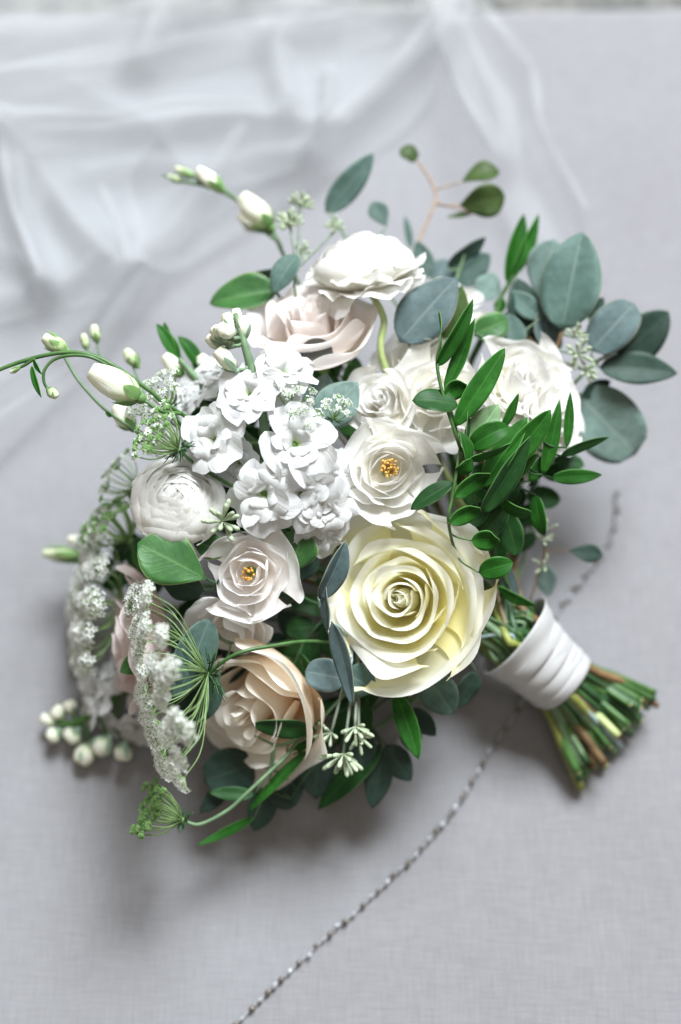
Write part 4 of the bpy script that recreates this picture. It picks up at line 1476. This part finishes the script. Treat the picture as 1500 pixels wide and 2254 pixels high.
sprig('eucalyptus tip with oval blue leaves reaching past the roses', [(1390, 740, -6.6), (1350, 775, -6.4), (1310, 800, -6.4), (1260, 850, -6.6), (1200, 930, -7)],
      [((1303, 772, -6.0), (1398, 668, -6.0), 98, -10, BE, 'round', dict(bend=.35, fold=.1)), ((1360, 790, -7.0), (1473, 686, -7.0), 100, 10, DE, 'ovate', dict(bend=.4)),
       ((1320, 808, -6.4), (1492, 822, -6.4), 76, -15, DE, 'ovate', dict(bend=.3, fold=.2)), ((1295, 700, -7.2), (1330, 655, -7.4), 36, 20, DE, 'ovate', {}), ((1285, 870, -7.2), (1345, 838, -7.2), 40, 20, DE, 'ovate', {})], 'grey_green_stem', .11)
sprig('large round eucalyptus leaf hanging over the right linen', [(1290, 870, -7.6), (1260, 900, -7.4), (1200, 960, -7.4)],
      [((1272, 868, -7.4), (1400, 1000, -7.8), 150, 5, PE, 'round', dict(bend=.4, fold=.12))], 'grey_green_stem', .1)
# the same leaf kind nearer the bouquet middle
sprig('green and dusky eucalyptus leaves tucked beside the ivory rose', [(1075, 690, -6), (1080, 730, -6), (1100, 800, -6.4)],
      [((1045, 735, -5.2), (1118, 705, -5.4), 62, 0, GL, 'round', dict(bend=.5)), ((1128, 770, -5.8), (1120, 690, -6), 70, 0, EU, 'ovate', {}), ((1190, 700, -6.4), (1120, 640, -6.6), 50, 0, EU, 'ovate', {})], 'grey_green_stem', .1)
sprig('dark green eucalyptus leaf pair sheltering behind the pink rose', [(600, 625, -6), (620, 660, -6), (680, 740, -6.4)],
      [((612, 640, -6.2), (462, 668, -6.6), 92, 25, GL, 'ovate', dict(bend=.3, fold=.35)), ((640, 600, -6.8), (490, 655, -7.0), 66, -35, DE, 'ovate', dict(bend=.2))], 'dark_stem', .1)
sprig('small folded grey eucalyptus leaf pressed against the pink rose', [(655, 590, -5), (650, 640, -5), (690, 740, -6)],
      [((655, 562, -5.0), (602, 646, -4.8), 58, 15, EU, 'ovate', dict(bend=.7, fold=.25))], 'grey_green_stem', .08,
      seeds=[(640, 500, -7, 14, 42, 5, (-.1, .8, .4)), (662, 455, -7.4, 12, 36, 6, (.2, .8, .3)), (665, 560, -6.8, 10, 34, 7, (.3, .5, .6)), (740, 505, -7.6, 10, 30, 8, (0, .8, .5))])
sprig('mauve grey eucalyptus leaf laid on the pink rose', [(665, 800, -2.8), (660, 830, -3.2), (700, 900, -4)],
      [((663, 800, -2.6), (730, 762, -2.6), 70, -10, ME, 'round', dict(bend=.4))], 'red_twig', .08)
sprig('pale blue green eucalyptus leaf between stock and white roses', [(690, 905, -2.2), (700, 930, -2.6), (740, 1000, -4)],
      [((700, 935, -2.4), (788, 842, -2.6), 96, 10, PE, 'ovate', dict(bend=.2, fold=.04)), ((690, 930, -2.8), (720, 822, -3.0), 76, 0, PE, 'ovate', dict(bend=.2))], 'blue_stem', .1)
sprig('broad glossy green leaf with thin midrib beside the blush rose', [(452, 1272, -.2), (470, 1282, -.8), (540, 1300, -3)],
      [((454, 1275, -.2), (303, 1196, .2), 124, 14, GL, 'obovate', dict(bend=.3, fold=.06)), ((450, 1300, -1.2), (345, 1262, -1.4), 90, -40, DE, 'ovate', dict(bend=.2)), ((500, 1215, -1.4), (425, 1192, -1.4), 60, 20, GL, 'ovate', {})], 'dark_stem', .1)
sprig('dark notched green leaf tucked behind the blush rose', [(640, 1260, -1.6), (650, 1290, -2), (700, 1330, -3)],
      [((640, 1262, -1.4), (668, 1166, -1.0), 92, 0, GL, 'obovate', dict(bend=.2, notch=.5)), ((650, 1270, -1.6), (700, 1215, -1.8), 60, 30, DE, 'ovate', {})], 'dark_stem', .1)
sprig('blue grey eucalyptus leaf folded along the cream rose edge', [(702, 1318, -.6), (712, 1350, -1.4), (760, 1420, -4)],
      [((703, 1318, -.6), (761, 1190, -.2), 56, 30, BE, 'ovate', dict(bend=.4, fold=.5)), ((722, 1390, -.8), (714, 1270, -.6), 36, -55, BE, 'lance', dict(bend=.2))], 'blue_stem', .1)
sprig('long narrow blue eucalyptus leaf hanging below the cream rose', [(732, 1375, -.4), (745, 1380, -1.2), (800, 1420, -4)],
      [((731, 1368, -.2), (777, 1556, -.4), 44, 28, BE, 'ovate', dict(bend=-.3, fold=.25)), ((760, 1495, -1.8), (672, 1478, -1.8), 74, 10, BE, 'round', dict(bend=.3)), ((760, 1480, -2.2), (825, 1520, -2.4), 84, 0, EU, 'ovate', {})], 'blue_stem', .1,
      seeds=[(782, 1600, -2.0, 12, 46, 11, (.1, -.75, .5)), (756, 1660, -2.0, 14, 54, 12, (-.05, -.8, .5)), (730, 1612, -2.6, 7, 40, 13, (-.6, -.4, .5)), (790, 1620, -2.2, 9, 40, 19, (.4, -.6, .5))])
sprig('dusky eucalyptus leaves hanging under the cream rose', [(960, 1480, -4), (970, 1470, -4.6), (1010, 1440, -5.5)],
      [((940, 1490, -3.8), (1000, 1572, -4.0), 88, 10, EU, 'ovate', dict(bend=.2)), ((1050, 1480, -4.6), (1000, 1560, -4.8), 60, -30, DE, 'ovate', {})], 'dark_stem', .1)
sprig('pale eucalyptus leaf behind the thin lace flower rays', [(456, 1372, -1.4), (470, 1385, -1.8), (540, 1420, -3.5)],
      [((462, 1362, -1.2), (386, 1542, -1.2), 92, -15, EU, 'ovate', dict(bend=.25, fold=.1, wavy=.15)), ((480, 1490, -2.8), (388, 1600, -2.6), 96, 10, DE, 'ovate', {}), ((330, 1440, -2.0), (265, 1480, -2.2), 50, 0, GL, 'ovate', {})], 'grey_green_stem', .1)
sprig('seeded eucalyptus twig lying between ranunculus and blush rose', [(488, 1150, .1), (520, 1165, -.4), (580, 1200, -2), (650, 1260, -4)], [], 'seed_stem', .07,
      seeds=[(490, 1148, .2, 13, 56, 21, (.0, .1, .95))])
sprig('thin drooping eucalyptus twig with small leaves near the ribbon', [(1195, 1150, -6), (1200, 1210, -6.2), (1185, 1270, -6.6), (1165, 1330, -7)],
      [((1252, 1212, -7.0), (1328, 1222, -7.2), 42, -10, DE, 'obovate', dict(bend=.2)), ((1200, 1245, -8.2), (1208, 1312, -8.6), 46, 10, PE, 'ovate', {})], 'brown_twig', .06,
      seeds=[(1195, 1190, -6, 5, 30, 31, (.5, .3, .6)), (1200, 1245, -6.4, 5, 30, 32, (-.5, .3, .6)), (1205, 1165, -6, 3, 26, 33, (-.2, .8, .5))])

# ------------------------------------------------------------------ ruscus
leaf_mat('striped_leaf', (.28, .42, .22), (.13, .25, .11), (.34, .46, .26), (.3, .44, .24), tr=.2, rough=.5, par=True)
sprig('tall bright ruscus shoot with twisted leaves over white roses', [(972, 745, .4), (963, 800, .5), (976, 870, .6), (1000, 945, .4), (1018, 1000, -.2), (1040, 1080, -1.5), (1070, 1180, -4)],
      [((962, 800, .5), (966, 682, .4), 21, 50, RU, 'lance', dict(bend=.5, twist=1.2)), ((960, 808, .5), (1042, 658, .6), 38, 30, RU, 'lance', dict(bend=.4, fold=.35)), ((980, 862, .4), (1046, 700, .0), 37, -35, RU, 'lance', dict(bend=-.3, fold=.25)),
       ((978, 868, .6), (1028, 846, .4), 50, 20, RU, 'acute', dict(bend=-1.4, be=2.6, fold=.3, twist=.4)), ((1008, 892, .6), (908, 882, .9), 66, 35, DR, 'acute', dict(bend=.6, fold=.1)), ((1000, 940, .4), (1112, 766, .2), 53, 6, RU, 'acute', dict(bend=.3, fold=.1)),
       ((1008, 970, .2), (988, 850, .3), 19, 40, RU, 'lance', dict(bend=-.4, twist=.8)), ((1022, 1000, .2), (1030, 885, .3), 25, 50, DR, 'lance', dict(bend=.3, twist=.6)),
       ((1030, 985, -.4), (1098, 890, -.8), 70, 10, 'striped_leaf', 'ovate', dict(bend=.2)),
       ((1030, 1030, .4), (1012, 950, .6), 32, 40, RU, 'acute', dict(bend=.8, fold=.4))], 'green_stem', .10, 'ruscus_sprig', 'ruscus')
sprig('ruscus shoot with backward curled leaves above the cream rose', [(1012, 985, .4), (1005, 1040, .5), (995, 1100, .4), (988, 1150, .2), (1010, 1230, -2.5), (1060, 1300, -5)],
      [((1000, 1095, .5), (1080, 1042, .6), 44, 15, RU, 'acute', dict(bend=-1.5, be=2.6, fold=.28, twist=.5)), ((990, 1152, .4), (1058, 1118, .5), 42, 10, RU, 'acute', dict(bend=-1.5, be=2.6, fold=.28, twist=.5)), ((1038, 1190, .0), (1100, 1188, .2), 50, 10, RU, 'acute', dict(bend=-1.5, be=2.6, fold=.28, twist=.5)),
       ((1055, 1260, -.2), (1130, 1238, .2), 50, 0, RU, 'acute', dict(bend=1.0, fold=.15)), ((1000, 1062, .2), (905, 1122, .2), 42, 30, DR, 'acute', dict(bend=.4, fold=.2)), ((1003, 1040, .4), (1040, 1010, .5), 38, 40, RU, 'acute', dict(bend=1.2)),
       ((1035, 985, .2), (1120, 940, .4), 56, -10, RU, 'acute', dict(bend=1.5, fold=.2)), ((1030, 1012, .4), (1125, 975, .2), 32, 60, RU, 'lance', dict(bend=.5))], 'green_stem', .09, 'ruscus_sprig', 'ruscus')
sprig('spreading ruscus spray with pointed leaves under the white roses', [(1180, 940, -1.2), (1150, 1000, -1.4), (1115, 1060, -1.8), (1090, 1130, -3), (1090, 1230, -5)],
      [((1105, 1035, -1.0), (1213, 902, -.6), 59, 15, RU, 'acute', dict(bend=.3, fold=.2)), ((1060, 1075, -.8), (1162, 918, -.8), 53, -20, RU, 'acute', dict(bend=.2, fold=.25)), ((1060, 1130, -1.0), (1168, 960, -.6), 58, 30, DR, 'lance', dict(bend=.2, fold=.3)),
       ((1100, 1065, -1.6), (1186, 998, -1.6), 34, 20, RU, 'lance', dict(bend=.3)), ((1105, 945, -1.0), (1142, 866, -1.0), 25, 30, RU, 'lance', dict(bend=.2)), ((1195, 1045, -2.0), (1232, 880, -2.0), 35, 15, RU, 'lance', dict(bend=.4)),
       ((1248, 985, -2.2), (1256, 862, -2.2), 23, 10, RU, 'lance', dict(bend=.2)), ((1235, 1003, -2.6), (1342, 962, -2.8), 25, 30, DR, 'lance', dict(bend=-.3)), ((1215, 1052, -2.6), (1326, 1045, -2.8), 34, 5, RU, 'lance', dict(bend=.3)),
       ((1165, 1060, -2.2), (1225, 985, -2.2), 34, 10, RU, 'lance', {}), ((1100, 1098, -2.0), (1172, 1128, -1.8), 38, 50, RU, 'acute', dict(bend=1.3)), ((1180, 1090, -3), (1200, 1180, -3.2), 38, 30, RU, 'lance', dict(bend=1.0)),
       ((1120, 1110, -2.6), (1050, 1200, -2.6), 48, 0, DR, 'acute', {}), ((1110, 1120, -3), (1140, 1225, -3.2), 56, 10, DR, 'acute', {}), ((1080, 1105, -2.4), (1010, 1165, -2.4), 48, 10, DR, 'acute', {})], 'dark_stem', .11, 'ruscus_sprig', 'ruscus')
sprig('ruscus leaf curling over the upper ribbon edge', [(1120, 1290, -4.6), (1110, 1300, -5), (1105, 1330, -6)],
      [((1095, 1292, -4.4), (1182, 1332, -4.2), 25, 30, RU, 'lance', dict(bend=1.0)), ((1100, 1250, -4.6), (1130, 1330, -5.0), 18, 20, 'blue_eucalyptus_leaf', 'lance', {}), ((1120, 1245, -5.0), (1145, 1330, -5.2), 18, 0, 'blue_eucalyptus_leaf', 'lance', {})], 'green_stem', .09, 'ruscus_sprig', 'ruscus')
sprig('blurred upright ruscus bud tip beside the pale eucalyptus leaf', [(1150, 560, -8), (1130, 610, -8), (1100, 665, -8), (1090, 760, -8)],
      [((1118, 625, -8), (1154, 470, -8), 42, 10, RU, 'lance', dict(bend=.2, fold=.4)), ((1125, 610, -8), (1186, 470, -8.2), 38, 40, RU, 'lance', dict(bend=.2, fold=.4)), ((1105, 655, -8), (1098, 690, -8), 28, 0, RU, 'acute', {})], 'green_stem', .14, 'ruscus_sprig', 'ruscus')
sprig('ruscus spray with hanging bright leaf under the cream rose', [(920, 1590, -3.4), (900, 1540, -3.6), (905, 1480, -4.4), (960, 1420, -6)],
      [((868, 1515, -2.6), (922, 1672, -2.4), 48, 10, RU, 'acute', dict(bend=-.5, fold=.15)), ((905, 1590, -4.2), (905, 1655, -4.6), 50, 10, DE, 'ovate', {}), ((900, 1560, -4.4), (960, 1620, -5), 50, 10, DE, 'ovate', {})], 'dark_stem', .09, 'ruscus_sprig', 'ruscus')
sprig('dark ruscus leaf crossing the peach rose on a grey stalk', [(560, 1620, -2.8), (620, 1640, -3), (690, 1600, -3.6), (800, 1500, -5)],
      [((694, 1604, -2.6), (556, 1594, -2.2), 50, -25, DR, 'acute', dict(bend=.3, fold=.2)), ((680, 1650, -3.8), (545, 1790, -3.8), 25, 20, RU, 'lance', dict(bend=.4)), ((560, 1800, -4.2), (432, 1862, -4.4), 21, 20, RU, 'lance', dict(bend=-.6)),
       ((560, 1750, -4.0), (460, 1745, -4.0), 32, 20, DR, 'lance', {}), ((640, 1660, -4), (700, 1620, -4), 19, 0, RU, 'lance', {})], 'grey_green_stem', .10, 'ruscus_sprig', 'ruscus')
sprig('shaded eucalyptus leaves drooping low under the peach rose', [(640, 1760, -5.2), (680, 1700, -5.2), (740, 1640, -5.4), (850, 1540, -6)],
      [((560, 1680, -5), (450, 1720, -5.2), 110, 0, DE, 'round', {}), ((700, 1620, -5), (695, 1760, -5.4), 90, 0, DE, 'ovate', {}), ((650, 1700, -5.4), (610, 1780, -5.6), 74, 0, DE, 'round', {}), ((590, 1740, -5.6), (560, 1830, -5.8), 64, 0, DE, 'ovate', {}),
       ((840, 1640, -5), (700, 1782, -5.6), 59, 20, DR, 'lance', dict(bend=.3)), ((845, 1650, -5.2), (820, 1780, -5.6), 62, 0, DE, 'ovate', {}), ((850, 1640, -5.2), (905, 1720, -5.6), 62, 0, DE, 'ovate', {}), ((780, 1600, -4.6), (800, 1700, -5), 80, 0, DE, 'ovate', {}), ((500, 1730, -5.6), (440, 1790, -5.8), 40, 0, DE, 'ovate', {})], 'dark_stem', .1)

# shaded greenery inside the bouquet
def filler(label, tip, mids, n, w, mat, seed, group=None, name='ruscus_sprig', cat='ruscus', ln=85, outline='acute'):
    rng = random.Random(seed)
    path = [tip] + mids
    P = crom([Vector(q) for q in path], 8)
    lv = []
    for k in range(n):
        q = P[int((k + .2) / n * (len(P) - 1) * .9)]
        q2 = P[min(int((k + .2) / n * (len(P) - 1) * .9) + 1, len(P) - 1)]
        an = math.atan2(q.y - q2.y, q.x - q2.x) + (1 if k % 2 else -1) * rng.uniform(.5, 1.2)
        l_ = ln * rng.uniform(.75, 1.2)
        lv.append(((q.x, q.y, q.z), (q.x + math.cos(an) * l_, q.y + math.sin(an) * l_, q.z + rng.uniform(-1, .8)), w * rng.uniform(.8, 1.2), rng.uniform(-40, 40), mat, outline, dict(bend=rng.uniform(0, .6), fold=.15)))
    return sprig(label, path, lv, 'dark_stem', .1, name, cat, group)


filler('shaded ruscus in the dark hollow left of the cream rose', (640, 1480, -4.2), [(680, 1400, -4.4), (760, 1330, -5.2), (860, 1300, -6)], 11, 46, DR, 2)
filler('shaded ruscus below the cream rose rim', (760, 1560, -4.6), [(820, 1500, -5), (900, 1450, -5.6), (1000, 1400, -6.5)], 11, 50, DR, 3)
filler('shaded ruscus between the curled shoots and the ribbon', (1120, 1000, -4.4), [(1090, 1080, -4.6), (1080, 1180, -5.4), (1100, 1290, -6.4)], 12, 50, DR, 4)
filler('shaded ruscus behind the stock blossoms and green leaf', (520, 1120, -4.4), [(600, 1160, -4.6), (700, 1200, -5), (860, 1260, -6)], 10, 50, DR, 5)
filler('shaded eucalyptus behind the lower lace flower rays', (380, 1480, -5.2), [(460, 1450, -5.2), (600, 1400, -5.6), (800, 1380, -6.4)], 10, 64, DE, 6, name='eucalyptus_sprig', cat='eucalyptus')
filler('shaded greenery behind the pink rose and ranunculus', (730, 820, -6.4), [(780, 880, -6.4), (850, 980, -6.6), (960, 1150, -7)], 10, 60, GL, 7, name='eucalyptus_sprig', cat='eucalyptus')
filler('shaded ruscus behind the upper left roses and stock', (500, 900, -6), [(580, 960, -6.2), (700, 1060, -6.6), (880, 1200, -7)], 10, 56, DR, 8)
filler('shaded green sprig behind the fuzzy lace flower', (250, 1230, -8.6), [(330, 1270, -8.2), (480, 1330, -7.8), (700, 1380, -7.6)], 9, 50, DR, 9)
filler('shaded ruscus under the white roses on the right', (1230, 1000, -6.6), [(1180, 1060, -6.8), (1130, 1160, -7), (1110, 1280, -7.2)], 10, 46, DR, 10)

# ------------------------------------------------------------------ ribbon around the stems
def ribbon():
    root = thing('ribbon_wrap', 'white satin ribbon wound around the bouquet stems', 'ribbon', WR0)
    ln = (WR1 - WR0).length
    rng = random.Random(2)
    n = 4
    for b in range(n):
        s0, s1 = b / n - .05, (b + 1) / n + .16
        if b == n - 1:
            s1 = 1.0
        nu, nv = 56, 13
        V, U = [], []
        ph = rng.uniform(0, 6)
        for j in range(nv):
            v = j / (nv - 1)
            for i in range(nu):
                a = 2 * math.pi * i / nu
                s = s0 + (s1 - s0) * v + .07 * math.sin(a + .9) * (0 if (b == n - 1 and v > .8) else 1)
                r = .0213 + .0020 * (1 - s) ** 2 - .0004 * b + .0004
                # soft diagonal drag folds
                r += .00055 * math.sin(a * 2 + v * 5 + ph) * math.sin(v * 3.14) + .00025 * math.sin(v * 9 + a * 1.5 + ph * 2) + .0004 * math.sin(v * 4 - a * 3 + ph)
                if b == 0:
                    r += .0022 * (1 - v) ** 2 * (1 + .6 * math.sin(a * 2 + 1))
                r -= .0007 * max(0, v - .8) * 5
                V.append(WR0 + WAX * (ln * s) + WX * (math.cos(a) * r * 1.03) + WY * (math.sin(a) * r))
                U.append((i / nu, v))
        add('ribbon_band', V, gridfaces(nu, nv, 0, True), 'satin', root, uv=U, solid=.0005)


ribbon()

print('things', len([o for o in bpy.data.objects if o.parent is None]), 'objs', len(bpy.data.objects), 'tails', _tail[0])
